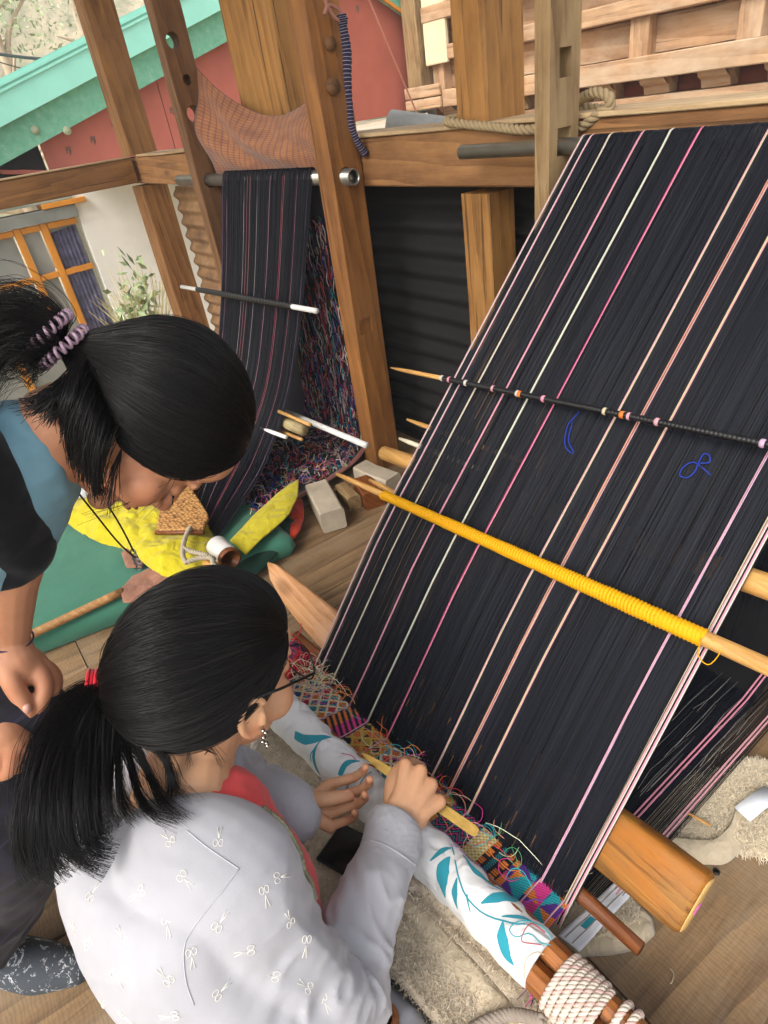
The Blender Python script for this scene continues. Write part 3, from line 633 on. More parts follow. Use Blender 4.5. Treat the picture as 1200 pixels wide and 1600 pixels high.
# loose pattern yarns at the fell
def curl(c, r, n=9, flat=.5): 
    P = [np.array(c)]; d = unit(RNG.normal(0, 1, 3)*[1, 1, .5]); 
    for k in range(n):
        d = unit(d + RNG.normal(0, .75, 3)*[1, 1, flat]); q = P[-1] + d*r; q[2] = max(q[2], .09); P.append(q)
    return spline(P, n*3)
def arcs(c):
    """a yarn end that leaves the fell, loops over and lies down again"""
    a = RNG.uniform(0, 6.28); P = [np.array(c)]; k = int(RNG.integers(5, 11)); turn = RNG.normal(0, .35); hgt = RNG.uniform(.004, .02)
    for i in range(k): a += turn + RNG.normal(0, .3); P.append(P[-1] + np.array([math.cos(a), math.sin(a)*.8, 0])*.011 + np.array([0, 0, hgt*(.5-i/k)]))
    Q = spline(P, k*4); Q[:, 2] = np.maximum(Q[:, 2], .112 + .2*(Q[:, 1]-.30)); return Q
names = [('cream', 44), ('palegreen', 12), ('teal', 15), ('orange', 17), ('red', 12), ('magenta', 8), ('purple', 7), ('green', 8), ('yellow', 12), ('blue', 6), ('salmon', 6)]
for nm, cnt in names:
    ps = []
    for k in range(cnt):
        u = RNG.uniform(0, .10) if (nm in ('cream', 'palegreen', 'yellow') and k % 3) else RNG.choice([RNG.uniform(.0, .2), RNG.uniform(.38, .66), RNG.uniform(.66, .98)], p=[.25, .5, .25])
        ps.append(arcs(cloth_pt(u, RNG.uniform(.55, 1.08))+[0, 0, .006+RNG.uniform(0, .008)]))
    strands('pattern_yarn', ps, .00062, .0005, T_[nm], big, 'stuff')

# ------------------------------------------------------------------ rods across the large warp: each can be drawn out
nW = unit(np.array([0, -.78, .62]))
def across(p0, p1, r, n=16, bow=0): return np.array([lerp(np.array(p0, float), np.array(p1, float), t) + np.array([0, 0, bow*math.sin(math.pi*t)]) for t in np.linspace(0, 1, n)])
hr = empty('heddle_rod', (-.6, .83, .7), 'thin black-wrapped heddle rod with pale knots across the upper warp', 'loom rod')
HA, HB = np.array([-1.139, .797, .680]), np.array([-.24, .842, .738]); hdir = unit(HB-HA); off = nW*.006
tube('stick', across(HA, HA+hdir*.18, .004, 6)+off, [.0015, .004, .005, .005, .005, .005], W_BAMBOO, hr, seg=8)
coilP = across(HA+hdir*.170, HB, .005, 340)+off; BLK = thread('black_coil', hexc('121214'), .4, .5)
tube('black_binding', coilP, .0056+.0006*np.sin(np.arange(340)*2.1), BLK, hr, seg=9)
s_h = (1.157-.82)/(1.157-.365)
for (x, cs), u in zip(STR, SU):
    l, r_ = edge(s_h); xx = lerp(l, r_, u); q = HA + hdir*((xx-HA[0])/hdir[0])+off
    tube('knot', [q-hdir*.005, q-hdir*.002, q+hdir*.002, q+hdir*.005], [.004, .0066, .0066, .004], T_[cs[-1]], hr, seg=9)
for xx, c in ((-.757, 'orange'), (-.545, 'orange')):
    q = HA+hdir*((xx-HA[0])/hdir[0])+off; tube('knot', [q-hdir*.004, q+hdir*.003], .0064, T_[c], hr, seg=8)
ys = empty('yarn_wound_stick', (-.7, .65, .48), 'bamboo stick wound with bright yellow yarn across the middle of the warp', 'loom rod')
YA, YB = np.array([-1.181, .625, .456]), np.array([-.10, .676, .524]); yd = unit(YB-YA); L_ = np.linalg.norm(YB-YA)
tube('stick', across(YA, YB, .01, 24)+nW*.007, np.r_[.004, np.linspace(.0065, .0125, 22), .013], W_BAMBOO, ys, seg=12)
YEL = thread('yellow_yarn', hexc('e3a60c'), .65, .2, .15); t0, t1 = (-1.000-YA[0])/yd[0], (-.283-YA[0])/yd[0]; n_t = 118; th = np.linspace(0, n_t*2*np.pi, n_t*9); tt = np.linspace(t0, t1, len(th))
rad = np.interp(tt/L_, [0, 1], [.0078, .0128]) + .0012*fbm(np.stack([tt*24, 0*tt, 0*tt], -1), 1, 2); ax2 = np.cross(yd, nW)
coil = YA + nW*.007 + yd*tt[:, None] + rad[:, None]*(np.cos(th)[:, None]*nW + np.sin(th)[:, None]*ax2)
tube('yarn_coil', coil, .0033, YEL, ys, seg=5)
tube('yarn_core', across(YA+yd*t0, YA+yd*t1, .01, 20)+nW*.007, np.linspace(.0080, .0134, 20), YEL, ys, seg=10)
eq = YA+yd*t1+nW*.02; tube('yarn_tail', spline([eq, eq+[.01, -.02, -.012], eq+[.025, -.018, -.02], eq+[.028, .0, -.004], eq+[.012, .004, .002]], 16), .0008, YEL, ys, seg=4)
def stick(p0, p1, r, mat, lab, pointed=True, off=-.010, group=None):
    o = tube('loom_stick', across(p0, p1, r, 8)+nW*off, np.r_[r*.5 if pointed else r*.92, [r]*6, r*.92], mat, None, seg=10); return tag(o, lab, 'stick', group)
stick((-1.132, .706, .508), (-.05, .768, .584), .0195, W_BAMBOO, 'thick bamboo pole held between the two layers of the black warp', False, -.034)
stick((-1.064, .758, .590), (-.72, .765, .60), .0055, W_BAMBOO, 'thin bamboo stick end poking out left of the warp above the thick pole')
stick((-1.064, .729, .553), (-.80, .737, .562), .0055, thread('white_stick', hexc('d9cfb4'), .5), 'thin whitish stick end between the bamboo pole and the stick above it')
stick((-1.106, .655, .459), (-.80, .66, .465), .0065, W_BAMBOO, 'short bamboo stick end just above the yellow wound stick')
stick((-1.150, .372, .112), (-.181, .402, .147), .0125, W_STICK, 'dark brown round stick through the warp beside the cloth roll', False, -.026)
# beater: a long wooden blade with a point on the left and a thick butt on the right
bt = empty('beater', (-.2, .48, .22), 'long honey-coloured wooden beater with pointed tip and thick butt, pushed through the warp', 'beater')
U_ = unit([0, .655, .757]); Nn = np.cross(U_, [1, 0, 0]); Nn = unit(Nn) * (1 if Nn[2] > 0 else -1)
secs = [(-1.402, .452, .160, .004, .004), (-1.36, .446, .154, .024, .008), (-1.25, .440, .148, .040, .011), (-1.08, .437, .148, .051, .014), (-.80, .445, .165, .05, .016), (-.45, .468, .195, .05, .019), (-.29, .478, .214, .050, .022), (-.22, .482, .219, .050, .024), (-.156, .484, .223, .049, .024), (-.150, .484, .223, .045, .020)]
def beater_ring(x, y, z, a, b, m=28): return [np.array([x, y, z]) - Nn*.012 + U_*a*np.sign(math.cos(t))*abs(math.cos(t))**(.75 if x < -.7 else .42) + Nn*b*np.sign(math.sin(t))*abs(math.sin(t))**(.75 if x < -.7 else .5) for t in np.linspace(0, 2*np.pi, m, endpoint=False)]
def loft(name, rings, mat, parent, smooth=True):
    n, m = len(rings), len(rings[0]); V = np.array(rings).reshape(-1, 3); F = [(i*m+k, i*m+(k+1) % m, (i+1)*m+(k+1) % m, (i+1)*m+k) for i in range(n-1) for k in range(m)] + [tuple(reversed(range(m))), tuple(range((n-1)*m, n*m))]
    o = mesh(name, V, F, mat, parent, smooth); bm = bmesh.new(); bm.from_mesh(o.data); bmesh.ops.recalc_face_normals(bm, faces=bm.faces); bm.to_mesh(o.data); bm.free(); return o
o = loft('blade', [beater_ring(*s) for s in secs[:5]], W_TIP, bt); o = loft('butt', [beater_ring(*s) for s in secs[4:]], W_HONEY, bt)
ENDG = plain('beater_end_grain', hexc('c9a15f'), .6, .2, 30, .3, 90); loft('end_face', [beater_ring(-.1495, .484, .223, .044, .019), beater_ring(-.1485, .484, .223, .043, .018)], ENDG, bt)
q = np.array([-.1478, .482, .216]); loft('pink_mark', [[q+[.0, 0, 0]*1 + U_*.011*math.cos(t)-Nn*.012+Nn*.007*math.sin(t)+np.array([dx, 0, 0]) for t in np.linspace(0, 6.283, 9)[:-1]] for dx in (0, .0008)], plain('pink_paint', hexc('c765a0'), .7), bt, False)
# blue marker threads tied into the warp
BLUE = thread('blue_thread', hexc('263a94'), .6, .2)
def onw(px, py, lift=.009):
    o = np.array([0, 1.157, 1.080])+nW*lift; return onpl(px, py, o, nW)
for pts, lab in ([[(905, 643), (898, 652), (888, 665), (884, 690), (888, 703), (896, 708), (890, 688), (893, 660), (888, 645)], 'narrow hanging loop of blue thread tied into the black warp'], [[(1110, 742), (1094, 728), (1083, 723), (1068, 730), (1062, 742), (1075, 747), (1088, 737), (1092, 724), (1100, 710), (1109, 712), (1108, 722), (1096, 725)], 'bow-shaped knot of blue thread lying on the black warp']):
    tag(tubes('marker_thread', rope_paths(spline([onw(*p) + nW*RNG.uniform(-.004, .005) for p in pts], 44), .0011, .005, 2), .00072, BLUE, seg=5), lab, 'thread')

# ------------------------------------------------------------------ small loom: narrow navy warp, its rods and the cloth behind
sm = empty('small_warp', (-2.3, 1.0, .1), 'narrow navy warp with thin pink and white stripes hanging on the small loom', 'weaving')
SP = spline([(1.146, 1.036), (1.01, .65), (.873, .352), (.72, .19), (.55, .115), (.43, .105)], 12)
def small_path(u, lift=0):
    P = [[lerp(-2.60, -1.945, u), 1.17, 1.046]]
    for k, (y, z) in enumerate(SP): t = k/11; P.append([lerp(np.interp(t, [0, .6, 1], [-2.62, -2.55, -2.05]), np.interp(t, [0, .5, .8, 1], [-1.94, -1.93, -1.82, -1.73]), u), y - lift*.8, z + lift*.6])
    return np.array(P)
warp_strands('warp_threads', small_path, 520, .00068, NAVY_T, sm, .0012, seed=5)
Gs = np.array([[small_path(u, -.006)[k] for u in np.linspace(0, 1, 16)] for k in range(13)]); grid('warp_backing', Gs, fabric('navy_back', hexc('12111c'), 700, .9), sm)
MUT = {k: thread('muted_'+k, hexc(v), .7, .2) for k, v in dict(lilac='74617c', rose='9a7480', purple='5a4262', white='a39c9c', pink='94596a', salmon='9a6a62', hot='8d3a58').items()}
for u, c, r_ in ((.012, 'lilac', .0010), (.07, 'rose', .0011), (.10, 'purple', .001), (.30, 'white', .0014), (.335, 'pink', .0012), (.37, 'salmon', .0012), (.46, 'white', .001), (.60, 'rose', .0015), (.735, 'hot', .0016), (.75, 'salmon', .0012), (.88, 'pink', .0011), (.985, 'lilac', .0013)):
    tube('stripe_thread', spline(small_path(u, .0012), 24), r_*.7, MUT[c], sm, seg=5)
hs = empty('heddle_rod', (-2.3, .94, .5), 'white plastic rod with black binding across the small navy warp', 'loom rod')
a_, b_ = ony(284, 448, .945), ony(495, 486, .945); d_ = b_-a_
tube('rod', [a_, a_+d_*.2, b_], .0085, WHITE_PVC, hs); tube('binding', across(a_+d_*.16, a_+d_*.87, .01, 120), .0105+.0012*np.sin(np.arange(120)*1.9), BLK, hs, seg=9)
a_, b_ = ony(425, 634, .93), ony(573, 696, .93); tag(tube('loom_rod', [a_, b_], .0105, WHITE_PVC), 'long white plastic rod reaching from the small warp towards the drilled post', 'loom rod')
a_, b_ = ony(360, 652, .80), ony(447, 683, .80); tag(tube('loom_rod', [a_, b_], .0075, WHITE_PVC), 'short white rod crossing the edge of the small navy warp', 'loom rod')
a_, b_ = ony(425, 653, .86), ony(474, 672, .86); tag(tube('bamboo_piece', [a_, (a_+b_)/2, b_], .021, wood('old_bamboo', hexc('8d7c55'), hexc('c2b083'), .6, gs=2, crack=.1)), 'stubby pale bamboo piece below the long white rod', 'bamboo')
for (p, q, lab) in (((436, 643), (485, 664), 'thin yellow stick just under the long white rod'), ((425, 668), (472, 687), 'thin yellow stick below the stubby bamboo piece')):
    tag(tube('loom_stick', [ony(*p, .845), ony(*q, .845)], .0065, W_BAMBOO), lab, 'stick')
# brocade of the small loom seen from its knotted reverse side, hanging and folded at the floor
sb = empty('brocade', (-1.95, 1.15, .05), 'dark brocade cloth thick with coloured knots hanging behind the small navy warp', 'brocade cloth')
BP = [(1.186, 1.03), (1.19, .7), (1.185, .4), (1.17, .16), (1.13, .075), (1.02, .05), (.8, .045), (.55, .045)]
def broc_pt(u, s):
    k = s*(len(BP)-1); i = min(int(k), len(BP)-2); f = k-i; y, z = lerp(np.array(BP[i]), np.array(BP[i+1]), f); xr = np.interp(s, [0, .5, .6, 1], [-1.93, -1.90, -1.875, -1.80])
    return np.array([lerp(-2.6, xr, u), y, z])
grid('cloth', np.array([[broc_pt(u, s) for u in np.linspace(0, 1, 20)] for s in np.linspace(0, 1, 40)]), fabric('dark_brocade_ground', hexc('1a1520'), 500, .95), sb)
KN = {k: thread('knot_'+k, tuple(q*1.0 for q in hexc(v)), .8, .2, .3) for k, v in dict(rose='a86a72', red='a03238', white='b5aca4', teal='2d7f88', orange='a85f35', purple='5d4064', magenta='94305f', blue='2b3f80', navy='191a2c', green='3f6a50', cream='a89c80', lilac='86708a').items()}
for nm, cnt in (('rose', 260), ('red', 170), ('white', 260), ('teal', 170), ('orange', 170), ('purple', 170), ('magenta', 110), ('blue', 130), ('navy', 500), ('green', 70), ('cream', 150), ('lilac', 170)):
    ps = []
    for k in range(cnt):
        s = RNG.uniform(.05, 1.); u = RNG.uniform(.35, 1.); c = broc_pt(u, s)
        if s < .52:
            if RNG.random() < .35 - s*.2: continue
            h_ = RNG.uniform(.02, .11); ps.append(spline([c+[RNG.normal(0, .004), -.008-RNG.uniform(0, .012), -h_*t] for t in (0, .35, .7, 1)], 8))
        else: ps.append(curl(c+[0, 0, .014], .012, 4)[:, :]*[1, 1, 1] + [0, 0, -.02])
    strands('knotted_yarn', ps, .0022, .0011, KN[nm], sb, 'stuff')
tube('border', spline([broc_pt(1.0, s)+[.006, 0, 0] for s in np.linspace(.56, 1, 8)], 24), .012, fabric('dusty_pink_border', hexc('7d5048'), 500), sb, seg=8, flat=.5)
# ------------------------------------------------------------------ breast beam with its printed white cloth, rope and strap
RA, RB = np.array([-1.02, .219, .172]), np.array([-.252, .290, .168]); rd = unit(RB-RA); RL = np.linalg.norm(RB-RA); RR = .0385
re1 = unit(np.cross(rd, [0, 0, 1])); re2 = np.cross(re1, rd)     # re1 points to -Y, re2 up
if re1[1] > 0: re1 = -re1
if re2[2] < 0: re2 = -re2
def roll_pt(s, th, lift=0):   # s in metres along, th: 0 faces the weaver, 90 up
    w = .0014*math.sin(s*46+th*2.+1.5*math.sin(s*13))+.0009*math.sin(s*160+th*5.)+.0011*math.sin(s*95-th*3.1)+.0022*math.exp(-((s-.42+.02*math.sin(th))/.012)**2)
    w += .003*math.exp(-((s-.305-.012*math.cos(th))/.006)**2)
    r = RR + w + lift; return RA + rd*s + r*(math.cos(th)*re1 + math.sin(th)*re2)
cr = empty('cloth_roll', RA, 'white cloth roll printed with teal leaves on the beam before the weaver', 'cloth roll')
W_CLOTH = fabric('white_roll_cloth', hexc('d6d6d4'), 800, .9, .05, .2, fold=.6, fsc=18)
ths = np.linspace(0, 2*np.pi, 44, endpoint=False); ss = np.linspace(0, RL, 130)
Gr = np.array([[roll_pt(s, t) for t in ths] for s in ss]); grid('cloth', Gr, W_CLOTH, cr, closed=True)
for s in (0, RL-.0005):
    grid('cloth_end', np.array([[RA+rd*s+(roll_pt(s, t)-RA-rd*s)*k for t in ths] for k in (1, .9, .78)]), W_CLOTH, cr, closed=True)
TEAL = fabric('teal_print', hexc('2b8998'), 800, .9, .05, .1)
def onroll(px, py):   # s, th where the sight line of a pixel meets the roll
    d = ray(px, py); best = None
    o = CAMC - RA; dd = d - rd*(d@rd); oo = o - rd*(o@rd); a, b, c = dd@dd, 2*dd@oo, oo@oo-RR**2; q = b*b-4*a*c
    t = (-b-math.sqrt(max(q, 0)))/(2*a); p = CAMC+d*t-RA; return p@rd, math.atan2(p@re2, p@re1)
def leaf(spine, w):
    """a printed leaf: spine of photo points, w half widths in metres"""
    S = spline([onroll(*p) for p in spine], 16); W = np.interp(np.linspace(0, 1, 16), np.linspace(0, 1, len(w)), w); Gp = []
    T = np.gradient(S, axis=0); T[:, 1] *= .05; T /= np.linalg.norm(T, axis=1)[:, None]
    for k in range(16):
        Gp.append([roll_pt(S[k, 0]-T[k, 1]*W[k]*q, S[k, 1]+T[k, 0]*W[k]*q/.05, .0006) for q in (-1, -.5, 0, .5, 1)])
    grid('printed_leaf', np.array(Gp), TEAL, cr)
leaf([(460, 1148), (478, 1156), (500, 1154), (518, 1152)], [.009, .011, .008, .001]); leaf([(518, 1152), (500, 1160), (490, 1180), (498, 1205), (503, 1212)], [.001, .001, .004, .005, .001])
leaf([(494, 1168), (486, 1178), (487, 1190)], [.001, .001, .001])
leaf([(530, 1212), (535, 1200), (543, 1192), (562, 1190)], [.005, .006, .006, .001])
leaf([(703, 1340), (693, 1357), (690, 1378), (697, 1402)], [.001, .011, .011, .001]); leaf([(714, 1372), (711, 1395), (715, 1420)], [.001, .006, .001])
leaf([(705, 1325), (690, 1330), (672, 1345)], [.001, .005, .001]); leaf([(722, 1338), (745, 1362), (790, 1396)], [.001, .007, .001])
leaf([(705, 1320), (715, 1365), (732, 1405), (760, 1430), (800, 1442), (820, 1445)], [.0012, .0014, .0014, .0014, .0014, .0012]); leaf([(730, 1398), (735, 1425)], [.0016, .0008])
leaf([(752, 1412), (775, 1402), (800, 1404), (812, 1410)], [.001, .008, .008, .001]); leaf([(786, 1440), (785, 1465), (790, 1490), (803, 1508)], [.001, .009, .009, .001])
leaf([(784, 1432), (810, 1432), (835, 1444)], [.001, .004, .001])
bb = empty('breast_beam', RB, 'varnished split wooden beam end sticking out of the white cloth roll', 'beam')
side = re1; lowr = -re2
for k, (o_, dz) in enumerate(((-.0175, .003), (.0175, -.003))):
    a = RA - side*(-o_)*-1 if False else RA + side*o_ + re2*dz; bdir = unit(np.array([.94, .075+.05*(k == 0), -.02]))
    timber('half_beam', a+rd*.02, a+rd*(RL+.09), RR*.86, .050, W_BEAM, bb, bev=.012, n=6)
    timber('half_beam_end', a+rd*(RL+.0905), a+rd*(RL+.0905)+bdir*.35, .032, .042, W_BEAM, bb, bev=.011, n=5)
# rope lashing on the beam
ROPE_W = thread('white_cotton_rope', hexc('cfc4b4'), .9, .2, .1); ROPE_P = thread('pink_fleck_rope', hexc('c4a79c'), .85, .2); ROPE_G = thread('grey_cord', hexc('8d8175'), .9, .2)
rp = empty('lashing_rope', RB+rd*.06, 'pinkish white cotton rope lashed round the split beam end', 'rope'); RO = RA
def oval(s, th, a=.040, b=.033): return RO + rd*s + re1*a*math.cos(th) + re2*b*math.sin(th)
wp = [oval(RL+.030+.0092*t/(2*np.pi), t) for t in np.linspace(0, 6.4*2*np.pi, 210)]
for k, q in enumerate(rope_paths(wp, .0046, .020)): tube('strand', q, .0027, (ROPE_W, ROPE_W, ROPE_P)[k], rp, seg=6)
def oval1(s, th): return RO + rd*s - re1*.0175 + re1*.023*math.cos(th) + re2*.030*math.sin(th)
for off in (0, .014):
    w2 = [oval1(RL+.108+off+.008*t/6.28, t) for t in np.linspace(.4, 5.6, 40)] + [oval1(RL+.112+off, .3)+re1*.05-re2*.01*k for k in (1, 2, 4)]
    for k, q in enumerate(rope_paths(spline(w2, 60), .0046, .020)): tube('strand', q, .0027, (ROPE_W, ROPE_W, ROPE_P)[k], rp, seg=6)
def draped(pts, c, r=.0007, lift=.0012):
    S_ = spline([onroll(*p) for p in pts], 24); tube('loose_yarn', [roll_pt(a, b, lift) for a, b in S_], r, T_[c], cr, seg=5)
draped([(592, 1192), (566, 1200), (548, 1222), (541, 1250), (545, 1270)], 'orange'); draped([(590, 1190), (556, 1205), (543, 1228), (545, 1262)], 'navy', .0006); draped([(580, 1207), (566, 1224), (556, 1248)], 'navy', .0006); draped([(534, 1176), (546, 1180), (556, 1188)], 'magenta', .0006)
draped([(684, 1290), (720, 1330), (770, 1362), (800, 1376)], 'purple', .0006); draped([(700, 1320), (735, 1340), (780, 1365)], 'lilac', .0006)
draped([(862, 1470), (842, 1448), (812, 1440), (796, 1452), (806, 1464), (828, 1460), (846, 1474), (860, 1478)], 'teal', .0007); draped([(850, 1460), (830, 1445), (815, 1470), (845, 1476)], 'red', .0006); draped([(820, 1528), (822, 1500), (838, 1488), (850, 1492)], 'cream', .0007)
for k in range(9):
    a = onz(836+random.uniform(-5, 8), 1524+random.uniform(-8, 8), .165); tube('hanging_yarn', spline([a, a+[random.uniform(-.01, .02), random.uniform(-.01, .01), -.02], a+[random.uniform(-.015, .03), random.uniform(-.03, .0), -random.uniform(.03, .06)]], 12), .0006, T_[('purple', 'magenta', 'navy')[k % 3]], cr, seg=4)
# grey plaited strap cord running to the weaver's side, white rope on the far side
tag(rope('plaited_cord', spline([oval(RL+.04, -.2)+re1*.01, onz(800, 1585, .125), onz(760, 1597, .122), onz(700, 1625, .12), (-.36, .02, .14)], 40), .0085, .028, ROPE_G, None, 4), 'grey plaited cord running across the fleece from the lashed beam end', 'cord')
tag(rope('strap_rope', spline([(-.99, .205, .17), onz(398, 1165, .14), onz(382, 1205, .09), onz(366, 1245, .06), (-.90, .0, .08)], 40), .0085, .04, ROPE_W, None, 3), 'thick pale rope hanging behind the weaver beside the cloth roll', 'rope')

# ------------------------------------------------------------------ soft things: patches of cloth, fleece
def patch(name, poly, zf, mat, parent=None, nr=26, nt=110, thick=.004, cen=None, smooth_poly=True):
    B = np.array(poly, float)[:, :2]; 
    if smooth_poly: B = spline(np.vstack([B, B[:1]]), nt+1)[:-1]
    else:
        d = np.r_[0, np.cumsum(np.linalg.norm(np.diff(np.vstack([B, B[:1]]), axis=0), axis=1))]; s = np.linspace(0, d[-1], nt+1)[:-1]; Q = np.vstack([B, B[:1]]); B = np.stack([np.interp(s, d, Q[:, k]) for k in range(2)], 1)
    c = B.mean(0) if cen is None else np.array(cen); Gp = np.zeros((nr, nt, 3))
    for i, r_ in enumerate(np.linspace(.01, 1, nr)):
        Gp[i, :, :2] = c + (B-c)*r_; Gp[i, :, 2] = zf(Gp[i, :, 0], Gp[i, :, 1], r_)
    return grid(name, Gp, mat, parent, thick=thick, closed=True), Gp
def nz(x, y, sc, seed, o=3): return fbm(np.stack([x, y, 0*np.asarray(x)], -1), sc, seed, o)
FLEECE = plain('cream_fleece', hexc('ccbda6'), .95, .14, 30, .8, 240); FLEECE2 = plain('pale_fleece', hexc('d6c8ae'), .95, .12, 30, .8, 240)
SATIN = fabric('cream_hem', hexc('b8a98f'), 600, .8, .06, .2, fold=.4, fsc=40)
FUR1 = thread('fleece_fibre', hexc('cdbfa8'), .9, .15, .3); FUR2 = thread('pale_fleece_fibre', hexc('dacdb4'), .9, .15, .25)
def fur(G, n, ln, mat, parent, r=.0007, seed=3, lean=(0, 0)):
    rg = np.random.default_rng(seed); a, b = G.shape[:2]; out = []; i0 = np.sqrt(rg.uniform(0, 1, n))*(a-1.001); j0 = rg.uniform(0, 1, n)*b
    for i, j in zip(i0, j0):
        ii, jj = int(i), int(j) % b; f, g = i-ii, j-int(j); p = G[ii, jj]*(1-f)*(1-g)+G[ii+1, jj]*f*(1-g)+G[ii, (jj+1) % b]*(1-f)*g+G[ii+1, (jj+1) % b]*f*g
        t1 = G[ii+1, jj]-G[ii, jj]; t2 = G[ii, (jj+1) % b]-G[ii, jj]; nn = np.cross(t1, t2); nn = unit(nn)*(1 if nn[2] > 0 else -1)
        d = unit(nn + rg.normal(0, .5, 3) + np.array([*lean, 0])); l = ln*rg.uniform(.6, 1.3); out.append(np.array([p, p+d*l*.6, p+d*l+rg.normal(0, .25, 3)*l]))
    return strands('fleece_pile', out, r, r*.5, mat, parent, 'stuff')
def lapz(x, y, r_=0):
    x = np.asarray(x, float); y = np.asarray(y, float)
    z = .108 + .018*np.exp(-((x+.70)/.09)**2) + .02*np.exp(-((x+.47)/.08)**2) + .010*nz(x, y, 9, 4) - .05*np.clip((x+.27)/.2, 0, 1)
    z += .012*np.exp(-((y-.255-.25*(x+.4))/.010)**2)*(x > -.46) - .010*np.exp(-((y-.235-.25*(x+.4))/.012)**2)*(x > -.46)
    z = z - .075*np.clip((y-.255-.10*(x+.9))/.05, 0, 1)
    return z - .10*np.clip((np.asarray(r_)-.93)/.07, 0, 1)**2
fb = empty('fleece_blanket', (-.55, .2, 0), 'thick beige fleece blanket over the weaver\'s lap under the cloth roll', 'blanket')
_, Gf = patch('fleece', [(-1.0, .11), (-.985, .24), (-.72, .29), (-.42, .32), (-.18, .345), (.02, .35), (.03, .22), (-.17, .165), (-.300, .142), (-.425, .118), (-.60, .03), (-.82, .04)], lapz, FLEECE, fb, nr=40, nt=160, thick=.006)
fur(Gf, 34000, .011, FUR1, fb)
hs_ = np.linspace(0, 1, 40); hp0, hp1 = np.array([-.452, .182]), np.array([-.235, .206])
Gh = np.array([[[*(lerp(hp0, hp1, t)+np.array([-.10, .42])*w/.42*1.0), 0] for w in np.linspace(0, .034, 6)] for t in hs_]); Gh[..., 2] = lapz(Gh[..., 0], Gh[..., 1])+.007+.002*np.sin(np.linspace(0, 3.14, 6))[None, :]
grid('hem', Gh, SATIN, fb, thick=.003)
fb2 = empty('fleece_blanket', (-.2, .7, 0), 'pale cream fleece blanket with white label crumpled on the floor behind the beater', 'blanket')
def f2z(x, y, r_): return .030 + .010*nz(x, y, 11, 8) + .012*np.exp(-((np.asarray(y)-.79+.4*(np.asarray(x)+.2))/.02)**2) - .028*np.clip((np.asarray(r_)-.88)/.12, 0, 1)**2
_, G2 = patch('fleece', [(-.345, .60), (-.31, .618), (-.25, .652), (-.204, .714), (-.146, .754), (-.02, .83), (.0, .95), (-.12, .98), (-.235, .925), (-.262, .875), (-.285, .82), (-.36, .72)], f2z, FLEECE2, fb2, nr=30, nt=120)
fur(G2, 20000, .010, FUR2, fb2, seed=5)
e_ = [onz(*p, .047) for p in [(1045, 1308), (1090, 1312), (1118, 1310), (1140, 1290), (1152, 1262), (1172, 1245), (1200, 1228)]]; E1 = spline(e_, 30); E2 = E1 + np.array([.030, -.014, -.022])
grid('hem', np.array([E1, lerp(E1, E2, .5)+[0, 0, -.001], E2]).transpose(1, 0, 2), SATIN, fb2, thick=.0015)
lb = [onz(*p, .058) for p in [(1147, 1262), (1195, 1228), (1214, 1252), (1172, 1284)]]; grid('label', np.array([[lb[0], lb[3]], [lerp(lb[0], lb[1], .5)+[0, 0, .004], lerp(lb[3], lb[2], .5)+[0, 0, .004]], [lb[1], lb[2]]]), fabric('white_label', hexc('d5d9de'), 500), fb2, thick=.0015)
fb3 = empty('fleece_blanket', (-.24, .45, 0), 'corner of a cream fleece with wide smooth hem lying under the dark stick', 'blanket')
def f3z(x, y, r_): return .020 + .004*nz(x, y, 20, 3) - .016*np.clip((np.asarray(r_)-.85)/.15, 0, 1)**2
_, G3 = patch('fleece', [(-.40, .36), (-.258, .388), (-.225, .435), (-.203, .474), (-.199, .508), (-.216, .526), (-.29, .53), (-.42, .50)], f3z, SATIN, fb3, nr=20, nt=90, smooth_poly=False)
_, G3b = patch('fleece_face', [(-.39, .38), (-.275, .41), (-.247, .445), (-.233, .478), (-.235, .512), (-.30, .52), (-.41, .49)], lambda x, y, r_: f3z(x, y, 0)+.004, FLEECE2, fb3, nr=16, nt=80); fur(G3b, 4000, .007, FUR2, fb3, seed=8)
pa = empty('printed_cloth', (-.27, .45, .03), 'white striped cloth strip with a teal print lying between the roll and the beater', 'cloth')
a, b, c, d = [onz(*p, .048) for p in ((872, 1462), (905, 1488), (992, 1392), (962, 1378))]
Gp = np.array([[lerp(lerp(a, d, u), lerp(b, c, u), v)+[0, 0, .002*math.sin(u*9+v*3)] for v in np.linspace(0, 1, 8)] for u in np.linspace(0, 1, 20)]); grid('sheet', Gp, fabric('white_strip', hexc('dcdde0'), 700), pa, thick=.002)
for v in (.28, .62): tube('seam', [lerp(lerp(a, d, u), lerp(b, c, u), v)+[0, 0, .003+.002*math.sin(u*9+v*3)] for u in np.linspace(0.02, .98, 20)], .0007, ROPE_G, pa, seg=5)
grid('printed_leaf', np.array([[lerp(lerp(a, d, u), lerp(b, c, u), v)+[0, 0, .0035] for v in np.linspace(.35, .6, 4)] for u in np.linspace(.25, .42, 6)]), TEAL, pa)
ph = empty('phone', (-.57, .17, .15), 'black phone lying face up on the fleece in the weaver\'s lap', 'phone')
Mp = Matrix.Translation((-.545, .185, .150)) @ Matrix.Rotation(R(22), 4, 'Z') @ Matrix.Rotation(R(-6), 4, 'X')
box('case', (-.072, -.038, -.005), (.072, .038, .004), plain('black_case', hexc('0b0b0d'), .35, .1), ph, .003, Mp); box('screen', (-.068, -.034, .0042), (.068, .034, .0052), plain('phone_glass', hexc('08080b'), .12, .05, bump=.01), ph, 0, Mp)

